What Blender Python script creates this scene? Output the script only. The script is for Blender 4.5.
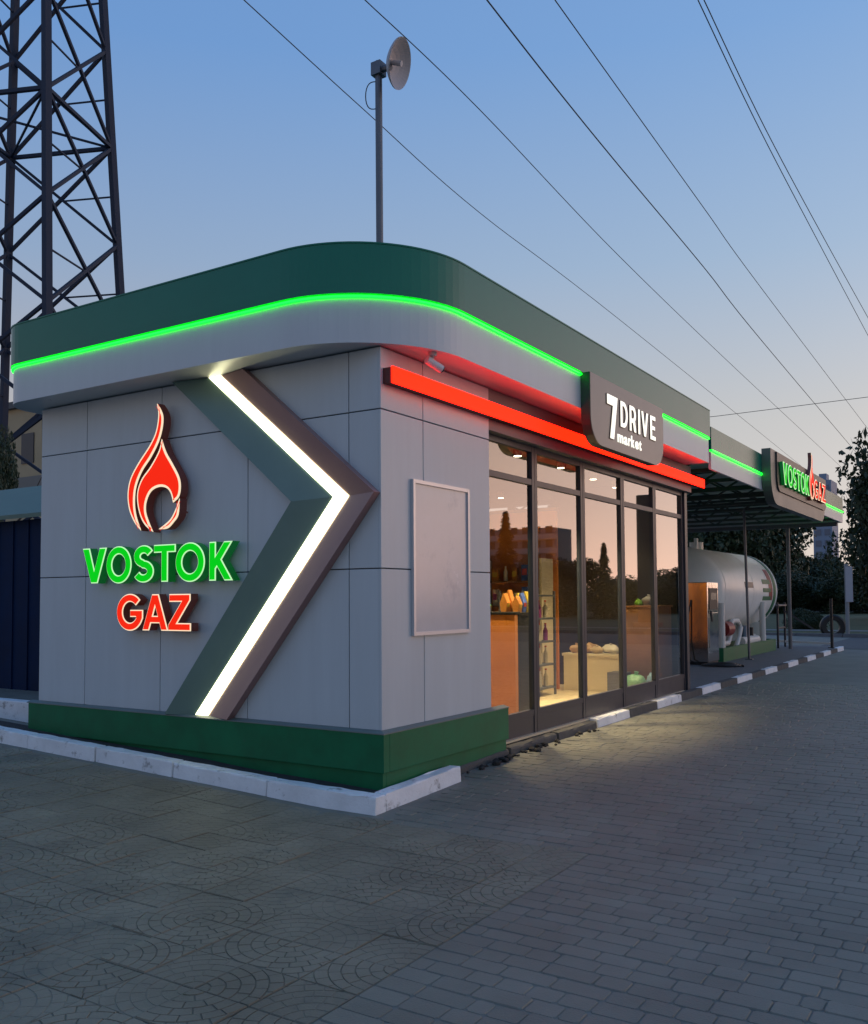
import bpy, bmesh, math, random
from mathutils import Vector, Matrix
R=math.radians
random.seed(7)
scene=bpy.context.scene
for o in list(bpy.data.objects): bpy.data.objects.remove(o)
COL=scene.collection
W,H=868,1024
# ------------------------------------------------------------------ camera
F=917.0
CAM=Vector((4.194,-5.815,1.6))
CROT=Matrix.Rotation(R(32.5),3,'Z')@Matrix.Rotation(R(92.6),3,'X')@Matrix.Rotation(R(-0.37),3,'Z')
cd=bpy.data.cameras.new('camera'); cam=bpy.data.objects.new('camera',cd); COL.objects.link(cam)
cam.matrix_world=Matrix.Translation(CAM)@CROT.to_4x4()
cd.sensor_fit='VERTICAL'; cd.sensor_height=24; cd.lens=24*F/H
cd.shift_y=(557-512)/H; cd.clip_end=2000; cd.clip_start=.05
scene.camera=cam
scene.render.resolution_x=W; scene.render.resolution_y=H
def ray(px,py): return CROT@Vector(((px-434)/F,-(py-557)/F,-1))
def at(px,py,axis,val):
    d=ray(px,py); return CAM+d*((val-CAM[axis])/d[axis])
def proj(p):
    q=CROT.transposed()@(Vector(p)-CAM)
    if q.z>-.05: return None
    return 434+F*q.x/-q.z,557-F*q.y/-q.z
# ------------------------------------------------------------------ sky, sun
SUN_EL,SUN_AZ=R(1.2),R(42)          # azimuth clockwise from +Y
SKY_RAMP=[(0,(.54,.43,.40)),(.08,(.51,.43,.42)),(.18,(.44,.405,.415)),(.34,(.255,.355,.535)),(.52,(.13,.285,.60)),(1,(.08,.21,.53))]
SKY_GLOW=(3.3,1.72,1.18); SKY_WIDE=(.24,.29,.26); SKY_STR=.95
wd=bpy.data.worlds.new('World'); scene.world=wd; wd.use_nodes=True
nt=wd.node_tree; bg=nt.nodes['Background']
sky=nt.nodes.new('ShaderNodeTexSky'); sky.sky_type='NISHITA'; sky.sun_disc=False
sky.sun_elevation=SUN_EL; sky.sun_rotation=SUN_AZ; sky.air_density=1.0; sky.dust_density=.6; sky.ozone_density=2.5
nt.links.new(sky.outputs[0],bg.inputs[0]); bg.inputs[1].default_value=.05
# twilight: blue zenith paling to a pink horizon all round, warmer towards the set sun
geo=nt.nodes.new('ShaderNodeTexCoord'); sep=nt.nodes.new('ShaderNodeSeparateXYZ'); nt.links.new(geo.outputs['Generated'],sep.inputs[0])
rampn=nt.nodes.new('ShaderNodeValToRGB'); nt.links.new(sep.outputs['Z'],rampn.inputs[0]); els=rampn.color_ramp.elements
for i,(p,c) in enumerate(SKY_RAMP):
    e=els[i] if i<2 else els.new(p)
    e.position=p; e.color=(*c,1)
dot=nt.nodes.new('ShaderNodeVectorMath'); dot.operation='DOT_PRODUCT'; dot.inputs[1].default_value=(math.sin(SUN_AZ),math.cos(SUN_AZ),0); nt.links.new(geo.outputs['Generated'],dot.inputs[0])
def mth(op,a,b=None):
    n=nt.nodes.new('ShaderNodeMath'); n.operation=op
    for k,v in enumerate((a,b)):
        if v is None: continue
        if isinstance(v,(int,float)): n.inputs[k].default_value=v
        else: nt.links.new(v,n.inputs[k])
    if op=='MULTIPLY_ADD': n.inputs[2].default_value=.5
    return n.outputs[0]
glow=mth('MULTIPLY',mth('POWER',mth('MAXIMUM',dot.outputs['Value'],0),8),mth('EXPONENT',mth('MULTIPLY',mth('MAXIMUM',sep.outputs['Z'],0),-4.5)))
wide=mth('MULTIPLY',mth('POWER',mth('MULTIPLY_ADD',dot.outputs['Value'],.5),2),mth('EXPONENT',mth('MULTIPLY',mth('MAXIMUM',sep.outputs['Z'],0),-1)))
gw=nt.nodes.new('ShaderNodeVectorMath'); gw.operation='SCALE'; gw.inputs[0].default_value=SKY_WIDE; nt.links.new(wide,gw.inputs['Scale'])
gl=nt.nodes.new('ShaderNodeVectorMath'); gl.operation='SCALE'; gl.inputs[0].default_value=SKY_GLOW; nt.links.new(glow,gl.inputs['Scale'])
ad=nt.nodes.new('ShaderNodeVectorMath'); ad.operation='ADD'; nt.links.new(rampn.outputs[0],ad.inputs[0]); nt.links.new(gl.outputs[0],ad.inputs[1])
ad2=nt.nodes.new('ShaderNodeVectorMath'); ad2.operation='ADD'; nt.links.new(ad.outputs[0],ad2.inputs[0]); nt.links.new(gw.outputs[0],ad2.inputs[1])
bg2=nt.nodes.new('ShaderNodeBackground'); nt.links.new(ad2.outputs[0],bg2.inputs[0]); bg2.inputs[1].default_value=SKY_STR
ash=nt.nodes.new('ShaderNodeAddShader'); nt.links.new(bg.outputs[0],ash.inputs[0]); nt.links.new(bg2.outputs[0],ash.inputs[1]); nt.links.new(ash.outputs[0],nt.nodes['World Output'].inputs[0])
sl=bpy.data.lights.new('sun','SUN'); sl.energy=.05; sl.angle=R(25); sl.color=(1,.72,.55)
so=bpy.data.objects.new('sun',sl); COL.objects.link(so)
sd=Vector((math.sin(SUN_AZ)*math.cos(R(6)),math.cos(SUN_AZ)*math.cos(R(6)),math.sin(R(6))))
so.rotation_euler=sd.to_track_quat('Z','Y').to_euler(); so.location=(20,10,20)
scene.view_settings.view_transform='Standard'; scene.view_settings.look='None'
scene.view_settings.exposure=0; scene.view_settings.gamma=1
scene.render.engine='CYCLES'
scene.cycles.max_bounces=8; scene.cycles.transparent_max_bounces=16
# ------------------------------------------------------------------ materials
MATS={}
def mat(name,col,rough=.5,metal=0,var=0,vscale=3,bump=0,bscale=40,coat=0,spec=.5,emit=None,estr=0,stain=None,stretch=None):
    if name in MATS: return MATS[name]
    m=bpy.data.materials.new(name); m.use_nodes=True; MATS[name]=m
    n=m.node_tree; b=n.nodes['Principled BSDF']; L=n.links
    b.inputs['Base Color'].default_value=(*col,1); b.inputs['Roughness'].default_value=rough
    b.inputs['Metallic'].default_value=metal; b.inputs['Coat Weight'].default_value=coat
    b.inputs['Coat Roughness'].default_value=.15; b.inputs['Specular IOR Level'].default_value=spec
    if var or bump or stain:
        g=n.nodes.new('ShaderNodeNewGeometry')
    if var:
        t=n.nodes.new('ShaderNodeTexNoise'); t.inputs['Scale'].default_value=vscale; t.inputs['Detail'].default_value=8; t.inputs['Roughness'].default_value=.65
        if stretch:
            mp=n.nodes.new('ShaderNodeMapping'); mp.inputs['Scale'].default_value=stretch; L.new(g.outputs['Position'],mp.inputs[0]); L.new(mp.outputs[0],t.inputs['Vector'])
        else: L.new(g.outputs['Position'],t.inputs['Vector'])
        r=n.nodes.new('ShaderNodeMapRange'); r.inputs[1].default_value=.25; r.inputs[2].default_value=.75
        r.inputs[3].default_value=1-var; r.inputs[4].default_value=1+var
        L.new(t.outputs['Fac'],r.inputs[0])
        mx=n.nodes.new('ShaderNodeVectorMath'); mx.operation='SCALE'; mx.inputs[0].default_value=col
        L.new(r.outputs[0],mx.inputs['Scale']); last=mx.outputs[0]
        if stain:
            t2=n.nodes.new('ShaderNodeTexNoise'); t2.inputs['Scale'].default_value=stain[2]; t2.inputs['Detail'].default_value=6; t2.inputs['Roughness'].default_value=.7
            L.new(g.outputs['Position'],t2.inputs['Vector'])
            cr=n.nodes.new('ShaderNodeMapRange'); cr.inputs[1].default_value=stain[1]; cr.inputs[2].default_value=stain[1]+.12
            L.new(t2.outputs['Fac'],cr.inputs[0])
            mm=n.nodes.new('ShaderNodeMixRGB'); mm.inputs[2].default_value=(*stain[0],1)
            L.new(cr.outputs[0],mm.inputs[0]); L.new(last,mm.inputs[1]); last=mm.outputs[0]
        L.new(last,b.inputs['Base Color'])
        rr=n.nodes.new('ShaderNodeMapRange'); rr.inputs[3].default_value=max(.02,rough-.08); rr.inputs[4].default_value=min(1,rough+.08)
        L.new(t.outputs['Fac'],rr.inputs[0]); L.new(rr.outputs[0],b.inputs['Roughness'])
    if bump:
        t=n.nodes.new('ShaderNodeTexNoise'); t.inputs['Scale'].default_value=bscale; t.inputs['Detail'].default_value=6
        L.new(g.outputs['Position'],t.inputs['Vector'])
        bp=n.nodes.new('ShaderNodeBump'); bp.inputs['Strength'].default_value=bump; bp.inputs['Distance'].default_value=.01
        L.new(t.outputs['Fac'],bp.inputs['Height']); L.new(bp.outputs[0],b.inputs['Normal'])
    if emit:
        b.inputs['Emission Color'].default_value=(*emit,1); b.inputs['Emission Strength'].default_value=estr
    return m
def obj_random(m,amount=.12):
    """small per-object tone difference (each paver has its own tone)"""
    n=m.node_tree; b=n.nodes['Principled BSDF']; L=n.links
    src=b.inputs['Base Color'].links[0].from_socket
    oi=n.nodes.new('ShaderNodeObjectInfo'); r=n.nodes.new('ShaderNodeMapRange'); r.inputs[3].default_value=1-amount; r.inputs[4].default_value=1+amount
    L.new(oi.outputs['Random'],r.inputs[0])
    v=n.nodes.new('ShaderNodeVectorMath'); v.operation='SCALE'; L.new(src,v.inputs[0]); L.new(r.outputs[0],v.inputs['Scale'])
    L.new(v.outputs[0],b.inputs['Base Color'])
PANEL=mat('white_composite_panel',(.48,.53,.552),.38,0,.06,1.6,.03,2.2,stretch=(3,3,.35))
obj_random(PANEL,.025)
BANDW=mat('white_fascia',(.55,.57,.59),.35,0,.05,1.6,.03,2,stretch=(3,3,.4))
GREEN=mat('green_composite',(.001,.165,.105),.24,0,.06,1.5,spec=.36)
PLINTH=mat('green_plinth',(.001,.125,.05),.5,0,.22,3.5,.05,30,spec=.3,stain=((.02,.10,.055),.66,9))
FLASH=mat('grey_flashing',(.13,.17,.16),.5,0,.1,6)
BACK=mat('dark_joint',(.10,.11,.125),.8)
SOFF=mat('soffit_white',(.55,.56,.57),.30,0,.03,2)
FRAME=mat('anthracite_frame',(.022,.028,.040),.4,0,.1,8)
REDBAR=mat('red_light_face',(.10,.004,.002),.6,spec=.1,emit=(1,.0062,.0010),estr=7.0)
REDSIDE=mat('red_bar_housing',(.09,.008,.006),.5)
LEDG=mat('green_led',(.05,.8,.15),.4,emit=(.001,1,.014),estr=5.5)
LEDW=mat('white_led',(.9,.9,.85),.4,emit=(1,.96,.56),estr=4.2)
LETG=mat('green_letter_face',(.0,.10,.01),.6,spec=.1,emit=(.0,.62,.006),estr=.95)
LETR=mat('red_letter_face',(.10,.004,.002),.6,spec=.1,emit=(1,.022,.004),estr=.92)
LETRIM=mat('letter_halo_rim',(.8,.75,.6),.4,emit=(1,.78,.48),estr=.85)
LETRIMG=mat('letter_halo_rim_green',(.7,.8,.6),.4,emit=(.55,.95,.45),estr=.8)
LETW=mat('white_letter_face',(.9,.9,.85),.4,emit=(1,.97,.80),estr=1.0)
LSIDE=mat('letter_side',(.07,.045,.04),.5,emit=(1,.12,.05),estr=.02)
LSIDEG=mat('letter_side_green',(.02,.12,.05),.5,emit=(0,1,.1),estr=.06)
CHG=mat('chevron_green',(.145,.225,.20),.34,0,.08,2)
CHR=mat('chevron_red',(.30,.17,.165),.36,0,.08,2)
STEEL=mat('dark_tower_steel',(.010,.020,.045),.75,0,.2,3)
GALV=mat('galvanised_pole',(.14,.15,.17),.5,.6,.15,6)
DISHM=mat('dish_white',(.42,.40,.42),.5,0,.05,5)
KERBW=mat('white_kerb_paint',(.74,.75,.76),.75,0,.12,5,.35,50,stain=((.26,.25,.24),.58,6))
KERBD=mat('dark_kerb_concrete',(.075,.073,.07),.85,0,.25,9,.5,60)
CONC=mat('grey_concrete',(.14,.14,.145),.85,0,.2,5,.4,60)
SOIL=mat('rubble',(.03,.029,.028),.95,0,.4,12,.8,60)
SLABM=mat('fan_slab_concrete',(.200,.176,.126),.62,0,.34,1.5,.35,120,stain=((.12,.115,.09),.58,1.3)); obj_random(SLABM,.10)
PAVM=mat('paver_concrete',(.162,.160,.130),.52,0,.32,1.0,.35,140,stain=((.20,.19,.15),.62,1.1)); obj_random(PAVM,.09)
CASE=mat('poster_frame_aluminium',(.55,.56,.58),.35,.4)
BLACK=mat('black_plastic',(.012,.012,.013),.5)
WIREM=mat('cable_black',(.03,.03,.035),.6)
STAIN=mat('stainless',(.66,.63,.58),.10,1,.05,4,.10,9)
TANKW=mat('tank_white_paint',(.80,.82,.80),.33,0,.08,2)
PIPEW=mat('white_pipe_paint',(.6,.6,.58),.4)
SKIDG=mat('green_skid_paint',(.006,.13,.05),.5,0,.2,5)
REDP=mat('red_paint',(.22,.02,.02),.45)
CANG=mat('canopy_deck_green',(.42,.55,.50),.6,0,.1,2)
TRUSS=mat('truss_dark_steel',(.05,.07,.065),.55)
ORANGE=mat('orange_wood',(.62,.22,.04),.45,0,.1,4)
BROWN=mat('brown_wood',(.24,.12,.06),.5,0,.15,5)
CREAM=mat('cream_counter',(.72,.62,.42),.5)
TILEF=mat('shop_floor_tile',(.62,.52,.34),.35,0,.06,3)
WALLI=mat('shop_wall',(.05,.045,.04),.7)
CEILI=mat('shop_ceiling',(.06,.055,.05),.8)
def glass_mat(name,tint,refl,ior=1.5):
    m=bpy.data.materials.new(name); m.use_nodes=True; n=m.node_tree; n.nodes.clear(); L=n.links
    out=n.nodes.new('ShaderNodeOutputMaterial'); mix=n.nodes.new('ShaderNodeMixShader')
    tr=n.nodes.new('ShaderNodeBsdfTransparent'); tr.inputs[0].default_value=(*tint,1)
    gl=n.nodes.new('ShaderNodeBsdfGlossy'); gl.inputs['Roughness'].default_value=.012; gl.inputs[0].default_value=(1,1,1,1)
    fr=n.nodes.new('ShaderNodeFresnel'); fr.inputs[0].default_value=ior
    r=n.nodes.new('ShaderNodeMath'); r.operation='MULTIPLY_ADD'; r.inputs[1].default_value=refl; r.inputs[2].default_value=.06; r.use_clamp=True
    L.new(fr.outputs[0],r.inputs[0]); L.new(r.outputs[0],mix.inputs[0]); L.new(tr.outputs[0],mix.inputs[1]); L.new(gl.outputs[0],mix.inputs[2]); L.new(mix.outputs[0],out.inputs[0])
    return m
GLASS=glass_mat('window_glass',(.80,.82,.80),1.7)
# ------------------------------------------------------------------ helpers
class MB:
    def __init__(s): s.v=[]; s.f=[]
    def add(s,vs,fs):
        k=len(s.v); s.v+= [tuple(v) for v in vs]; s.f+=[tuple(i+k for i in f) for f in fs]; return s
    def box(s,x0,x1,y0,y1,z0,z1):
        return s.add([(x0,y0,z0),(x1,y0,z0),(x1,y1,z0),(x0,y1,z0),(x0,y0,z1),(x1,y0,z1),(x1,y1,z1),(x0,y1,z1)],
          [(3,2,1,0),(4,5,6,7),(0,1,5,4),(1,2,6,5),(2,3,7,6),(3,0,4,7)])
    def bar(s,a,b,w,h=None,up=(0,0,1)):
        a=Vector(a);b=Vector(b);h=h or w; d=(b-a).normalized(); u=Vector(up)
        if abs(d.dot(u))>.95: u=Vector((1,0,0))
        r=d.cross(u).normalized()*w/2; q=r.cross(d).normalized()*h/2
        vs=[a-r-q,a+r-q,a+r+q,a-r+q,b-r-q,b+r-q,b+r+q,b-r+q]
        return s.add(vs,[(3,2,1,0),(4,5,6,7),(0,1,5,4),(1,2,6,5),(2,3,7,6),(3,0,4,7)])
    def tube(s,pts,r,n=8,cap=True):
        pts=[Vector(p) for p in pts]; rr=r if isinstance(r,(list,tuple)) else [r]*len(pts)
        rings=[]; ref=None
        for i,p in enumerate(pts):
            d=(pts[min(i+1,len(pts)-1)]-pts[max(i-1,0)]).normalized()
            if ref is None:
                ref=Vector((0,0,1)) if abs(d.z)<.9 else Vector((1,0,0))
            a=(ref-d*ref.dot(d)).normalized(); b=d.cross(a); ref=a
            rings.append([p+(a*math.cos(t)+b*math.sin(t))*rr[i] for t in [2*math.pi*k/n for k in range(n)]])
        vs=[v for g in rings for v in g]; fs=[]
        for i in range(len(pts)-1):
            for k in range(n): fs.append((i*n+k,i*n+(k+1)%n,(i+1)*n+(k+1)%n,(i+1)*n+k))
        if cap: fs.append(tuple(range(n))[::-1]); fs.append(tuple((len(pts)-1)*n+k for k in range(n)))
        return s.add(vs,fs)
    def lathe(s,prof,n=32,M=Matrix()):
        vs=[];fs=[]
        for r,z in prof:
            for k in range(n):
                t=2*math.pi*k/n; vs.append(M@Vector((r*math.cos(t),r*math.sin(t),z)))
        for i in range(len(prof)-1):
            for k in range(n): fs.append((i*n+k,i*n+(k+1)%n,(i+1)*n+(k+1)%n,(i+1)*n+k))
        return s.add(vs,fs)
    def prism(s,poly,f0,f1):
        """poly list of 2D, f0/f1 map (a,b)->3D for the two faces"""
        n=len(poly); vs=[f0(*p) for p in poly]+[f1(*p) for p in poly]
        return s.add(vs,[tuple(range(n))[::-1],tuple(range(n,2*n))]+[(i,(i+1)%n,n+(i+1)%n,n+i) for i in range(n)])
    def mesh(s,name,m,smooth=False,bevel=0,recalc=True):
        me=bpy.data.meshes.new(name); me.from_pydata(s.v,[],s.f)
        if recalc or bevel:
            bm=bmesh.new(); bm.from_mesh(me)
            if recalc: bmesh.ops.recalc_face_normals(bm,faces=bm.faces)
            if bevel:
                bmesh.ops.bevel(bm,geom=[e for e in bm.edges if len(e.link_faces)==2 and e.calc_face_angle(0)>.6],offset=bevel,segments=2,affect='EDGES',profile=.6,clamp_overlap=True)
            bm.to_mesh(me); bm.free()
        me.materials.append(m)
        if smooth is True:
            for p in me.polygons: p.use_smooth=True
        elif smooth:
            me.shade_smooth_by_angle(R(smooth)) if hasattr(me,'shade_smooth_by_angle') else None
        return me
    def build(s,name,m,parent=None,smooth=False,bevel=0,**k):
        return link(name,s.mesh(name,m,smooth,bevel),parent,**k)
def link(name,me,parent=None,loc=None,rz=0,label=None,cat=None,group=None,kind=None):
    o=bpy.data.objects.new(name,me); COL.objects.link(o)
    if parent: o.parent=parent
    if loc is not None: o.location=loc
    if rz: o.rotation_euler=(0,0,rz)
    tag(o,label,cat,group,kind); return o
def tag(o,label=None,cat=None,group=None,kind=None):
    if label: o['label']=label
    if cat: o['category']=cat
    if group: o['group']=group
    if kind: o['kind']=kind
    return o
def thing(name,label,cat,loc=(0,0,0),group=None):
    o=bpy.data.objects.new(name,None); COL.objects.link(o); o.location=loc; o.empty_display_size=.1
    tag(o,label,cat,group); return o
def rel(mb,loc):
    mb.v=[(a-loc[0],b-loc[1],c-loc[2]) for a,b,c in mb.v]; return mb
def sstep(t): t=max(0,min(1,t)); return t*t*(3-2*t)
def zg(x,y):
    z=.02+.08*sstep((y+1)/3.5)
    return z+.04*max(0,min(6,-x-.3))*(1-sstep((y-1.5)/3.5)*.6)
# ------------------------------------------------------------------ ground
def ground():
    def rng(a,b,n): return [a+(b-a)*i/n for i in range(n+1)]
    xs=[-400,-150,-60,-30,-16,-10]+rng(-7,7,56)+[10,16,30,60,150,400]
    ys=[-60,-25,-12]+rng(-7,9,64)+[12,16,20,25,31,45,80,200,600]
    mb=MB(); n=len(xs)
    vs=[(x,y,zg(x,y)-(.006 if x<1.76 and y<-.6 else .0015)) for y in ys for x in xs]
    fs=[(j*n+i,j*n+i+1,(j+1)*n+i+1,(j+1)*n+i) for j in range(len(ys)-1) for i in range(n-1)]
    mb.add(vs,fs)
    m=mat('ground_paving',(.175,.172,.145),.72,0,.3,1.3,.3,90,stain=((.20,.19,.155),.62,.6))
    n_=m.node_tree; L=n_.links; b=n_.nodes['Principled BSDF']
    # courses of pavers too far off to pick apart: fine relief only
    g=n_.nodes.new('ShaderNodeNewGeometry'); br=n_.nodes.new('ShaderNodeTexBrick')
    br.inputs['Scale'].default_value=1; br.inputs['Brick Width'].default_value=.17; br.inputs['Row Height'].default_value=.118; br.inputs['Mortar Size'].default_value=.006
    br.inputs[1].default_value=(1,1,1,1); br.inputs[2].default_value=(.8,.8,.8,1); br.inputs[3].default_value=(0,0,0,1)
    L.new(g.outputs['Position'],br.inputs['Vector'])
    bp=n_.nodes.new('ShaderNodeBump'); bp.inputs['Strength'].default_value=.7; bp.inputs['Distance'].default_value=.012
    old=b.inputs['Normal'].links[0].from_socket
    L.new(br.outputs['Color'],bp.inputs['Height']); L.new(old,bp.inputs['Normal']); L.new(bp.outputs[0],b.inputs['Normal'])
    return mb.build('ground',m,kind='structure',smooth=True)
GROUND=ground()
SAND=mat('joint_sand',(.10,.098,.09),.95,0,.3,4)
# --- fan slabs: 30 cm squares, each a quarter of a cobweb circle
def slab_mesh(seed):
    rnd=random.Random(seed); worn=.45 if seed>=4 else 1; S=.296; mb=MB()
    h=.012; g=.0035
    mb.box(-S/2,S/2,-S/2,S/2,-.03,0)
    def inside(p): return (max(-S/2+.002,min(S/2-.002,p[0])),max(-S/2+.002,min(S/2-.002,p[1])))
    rad=[0,.065,.125,.185,.245,.30,.36,.425]
    for k in range(len(rad)-1):
        r0,r1=rad[k]+g/2,rad[k+1]-g/2
        n=[1,2,3,4,5,6,6][k]
        off=rnd.uniform(-.08,.08) if k else 0
        for j in range(n):
            a0=math.pi/2*(j/n)+(off if j else 0); a1=math.pi/2*((j+1)/n)+(off if j<n-1 else 0)
            da=g/2/((r0+r1)/2)
            a0+=da;a1-=da
            m_=3
            poly=[(r0*math.cos(a0+(a1-a0)*i/m_),r0*math.sin(a0+(a1-a0)*i/m_)) for i in range(m_+1)] if k else [(0.003,0.003)]
            poly+= [(r1*math.cos(a1+(a0-a1)*i/m_),r1*math.sin(a1+(a0-a1)*i/m_)) for i in range(m_+1)]
            poly=[(x-S/2,y-S/2) for x,y in poly]
            # clip against the slab square
            for ax,sg in ((0,1),(1,1)):
                out=[]; lim=S/2-.002
                for i in range(len(poly)):
                    p,q=poly[i],poly[(i+1)%len(poly)]
                    ip,iq=p[ax]<=lim,q[ax]<=lim
                    if ip: out.append(p)
                    if ip!=iq:
                        t=(lim-p[ax])/(q[ax]-p[ax]); out.append((p[0]+t*(q[0]-p[0]),p[1]+t*(q[1]-p[1])))
                poly=out
                if len(poly)<3: break
            if len(poly)<3: continue
            ar=abs(sum(poly[i][0]*poly[(i+1)%len(poly)][1]-poly[(i+1)%len(poly)][0]*poly[i][1] for i in range(len(poly))))/2
            if ar<.0003: continue
            cx=sum(p[0] for p in poly)/len(poly); cy=sum(p[1] for p in poly)/len(poly)
            hh=h*worn*rnd.uniform(.30,.5)
            top=[(cx+(x-cx)*.95,cy+(y-cy)*.95) for x,y in poly]
            nn=len(poly)
            mb.add([(x,y,-.001) for x,y in poly]+[(x,y,hh) for x,y in top],[tuple(range(nn,2*nn))]+[(i,(i+1)%nn,nn+(i+1)%nn,nn+i) for i in range(nn)])
    return mb.mesh('fan_slab',SLABM,recalc=True)
paving=bpy.data.objects.new('fan_slab_paving',None); COL.objects.link(paving); tag(paving,kind='structure')
SM=[slab_mesh(i) for i in range(8)]
cells=[]
X1,Y1=1.92,-.44
for i in range(40):
    for j in range(16):
        x=X1-.15-.3*i; y=Y1-.15-.3*j
        if x<-9 : continue
        p=proj((x,y,zg(x,y)))
        vis=p is not None and -60<p[0]<930 and p[1]<1090
        d=(Vector((x,y,0))-CAM).length
        cells.append((0 if vis else 1,d,x,y,i,j))
cells.sort()
rest=MB()
for k,(inv,d,x,y,i,j) in enumerate(cells):
    q=[(0,0),(0,1),(1,0),(1,1)].index((i%2,j%2))
    rz=[math.pi*.5,math.pi,0,-math.pi*.5][q]
    rnd=random.Random(k*13+5)
    gx=(zg(x+.15,y)-zg(x-.15,y))/.3; gy=(zg(x,y+.15)-zg(x,y-.15))/.3
    z=zg(x,y)+rnd.uniform(-.0025,.0025)
    tx=math.atan(gy)+rnd.uniform(-.006,.006); ty=-math.atan(gx)+rnd.uniform(-.006,.006)
    me=SM[rnd.randrange(8)]
    Mx=Matrix.Translation((x,y,z))@Matrix.Rotation(tx,4,'X')@Matrix.Rotation(ty,4,'Y')@Matrix.Rotation(rz+rnd.uniform(-.008,.008),4,'Z')
    if k<300 and not inv:
        o=link('paving_slab',me,paving); o.matrix_world=Mx; o.matrix_parent_inverse=Matrix()
    elif d<9:
        rest.add([Mx@v.co for v in me.vertices],[tuple(p.vertices) for p in me.polygons])
if rest.v: link('paving_slab_field',rest.mesh('paving_slab_field',SLABM,recalc=False),paving,kind='stuff')
# --- pavers in courses along X with rounded corners
def paver_mesh(L):
    Wd=.1165; c=.010 if L>.1 else .014; b=.0032
    def ring(ins,z):
        x,y,cc=L/2-.0022-ins,Wd/2-.0017-ins,c
        return [(-x+cc,-y,z),(x-cc,-y,z),(x,-y+cc,z),(x,y-cc,z),(x-cc,y,z),(-x+cc,y,z),(-x,y-cc,z),(-x,-y+cc,z)]
    mb=MB(); vs=ring(0,-.04)+ring(0,-.006)+ring(b,0); 
    fs=[(k*8+i,k*8+(i+1)%8,(k+1)*8+(i+1)%8,(k+1)*8+i) for k in range(2) for i in range(8)]+[tuple(range(16,24))]
    mb.add(vs,fs); return mb.mesh('paver',PAVM,smooth=False)
PL=[.09,.14,.19,.235]; PM={l:paver_mesh(l) for l in PL}
pav=bpy.data.objects.new('paver_paving',None); COL.objects.link(pav); tag(pav,kind='structure')
items=[]; rnd=random.Random(3)
y=-4.2; row=0
while y<11:
    x=.03-rnd.random()*.2 if y>Y1 else X1+.004
    xmax=6.2+max(0,y)*.35
    first=True
    while x<xmax:
        l=rnd.choices(PL,[1,3,4,2])[0]
        cx=x+l/2; x+=l
        if y>-.44 and y<1.0 and cx-l/2<.24: continue
        if y>=1.0 and cx-l/2<.075: continue
        z=zg(cx,y)
        p=proj((cx,y,z)); 
        if p is None: 
            continue
        vis=-10<p[0]<878 and p[1]<1035
        d=(Vector((cx,y,z))-CAM).length
        if not(-350<p[0]<1350): continue
        area=l/d**3
        items.append((0 if vis else 1,-area,cx,y,z,l))
    y+=.1175
items.sort()
nears=0; rest=MB()
for k,(inv,a,cx,y_,z,l) in enumerate(items):
    r2=random.Random(k)
    gx=(zg(cx+.1,y_)-zg(cx-.1,y_))/.2; gy=(zg(cx,y_+.1)-zg(cx,y_-.1))/.2
    Mx=Matrix.Translation((cx,y_,z+.004+r2.uniform(-.002,.002)))@Matrix.Rotation(math.atan(gy)+r2.uniform(-.008,.008),4,'X')@Matrix.Rotation(-math.atan(gx)+r2.uniform(-.008,.008),4,'Y')@Matrix.Rotation(r2.uniform(-.012,.012),4,'Z')
    if k<300 and not inv:
        o=link('paver',PM[l],pav); o.matrix_world=Mx
    else:
        me=PM[l]; rest.add([Mx@v.co for v in me.vertices],[tuple(p.vertices) for p in me.polygons])
PAVF=mat('paver_concrete_field',(.162,.160,.130),.52,0,.32,1.0,.35,140,stain=((.20,.19,.15),.62,1.1))
link('paver_field',rest.mesh('paver_field',PAVF,recalc=False),pav,kind='stuff')
# ------------------------------------------------------------------ kerbs
def kerb_piece(name,a,b,w,h,m,parent,inward,bev=.012,dz=0):
    """a,b ground points of the outer face; inward unit vector"""
    a=Vector(a);b=Vector(b);i=Vector(inward)*w
    za,zb=zg(a.x,a.y)+dz,zg(b.x,b.y)+dz
    sl=Vector(inward)*.018
    mb=MB(); vs=[(a.x,a.y,za-.15),(b.x,b.y,zb-.15),(b.x+i.x,b.y+i.y,zb-.15),(a.x+i.x,a.y+i.y,za-.15),
       (a.x+sl.x,a.y+sl.y,za+h),(b.x+sl.x,b.y+sl.y,zb+h),(b.x+i.x,b.y+i.y,zb+h),(a.x+i.x,a.y+i.y,za+h)]
    mb.add(vs,[(3,2,1,0),(4,5,6,7),(0,1,5,4),(1,2,6,5),(2,3,7,6),(3,0,4,7)])
    me=mb.mesh(name,m,False,bev); bm=bmesh.new(); bm.from_mesh(me)
    long=[e for e in bm.edges if e.calc_length()>.4]
    bmesh.ops.subdivide_edges(bm,edges=long,cuts=9,use_grid_fill=False)
    rk=random.Random(int(a.x*100+a.y*77))
    for v in bm.verts:
        k=rk.random()
        v.co.x+=rk.gauss(0,.0022); v.co.y+=rk.gauss(0,.0022); v.co.z+=rk.gauss(0,.002)-(.012*rk.random() if k>.93 and v.co.z>za else 0)
    bm.to_mesh(me); bm.free(); me.shade_smooth_by_angle(R(40)) if hasattr(me,'shade_smooth_by_angle') else None
    return link(name,me,parent)
wk=thing('white_kerb','white painted concrete kerb wrapping the green plinth at the near corner','kerb',(0,0,0))
xs=[.2,-.87,-1.95,-2.97,-3.98,-4.85]
for i in range(len(xs)-1):
    j=random.uniform(-.012,.012)
    kerb_piece('kerb_stone',(xs[i+1]+.008,-.37+j),(xs[i]-(.0 if i==0 else .004),-.37+j),.15,.13+random.uniform(-.008,.008),KERBW,wk,(0,1,0))
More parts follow.
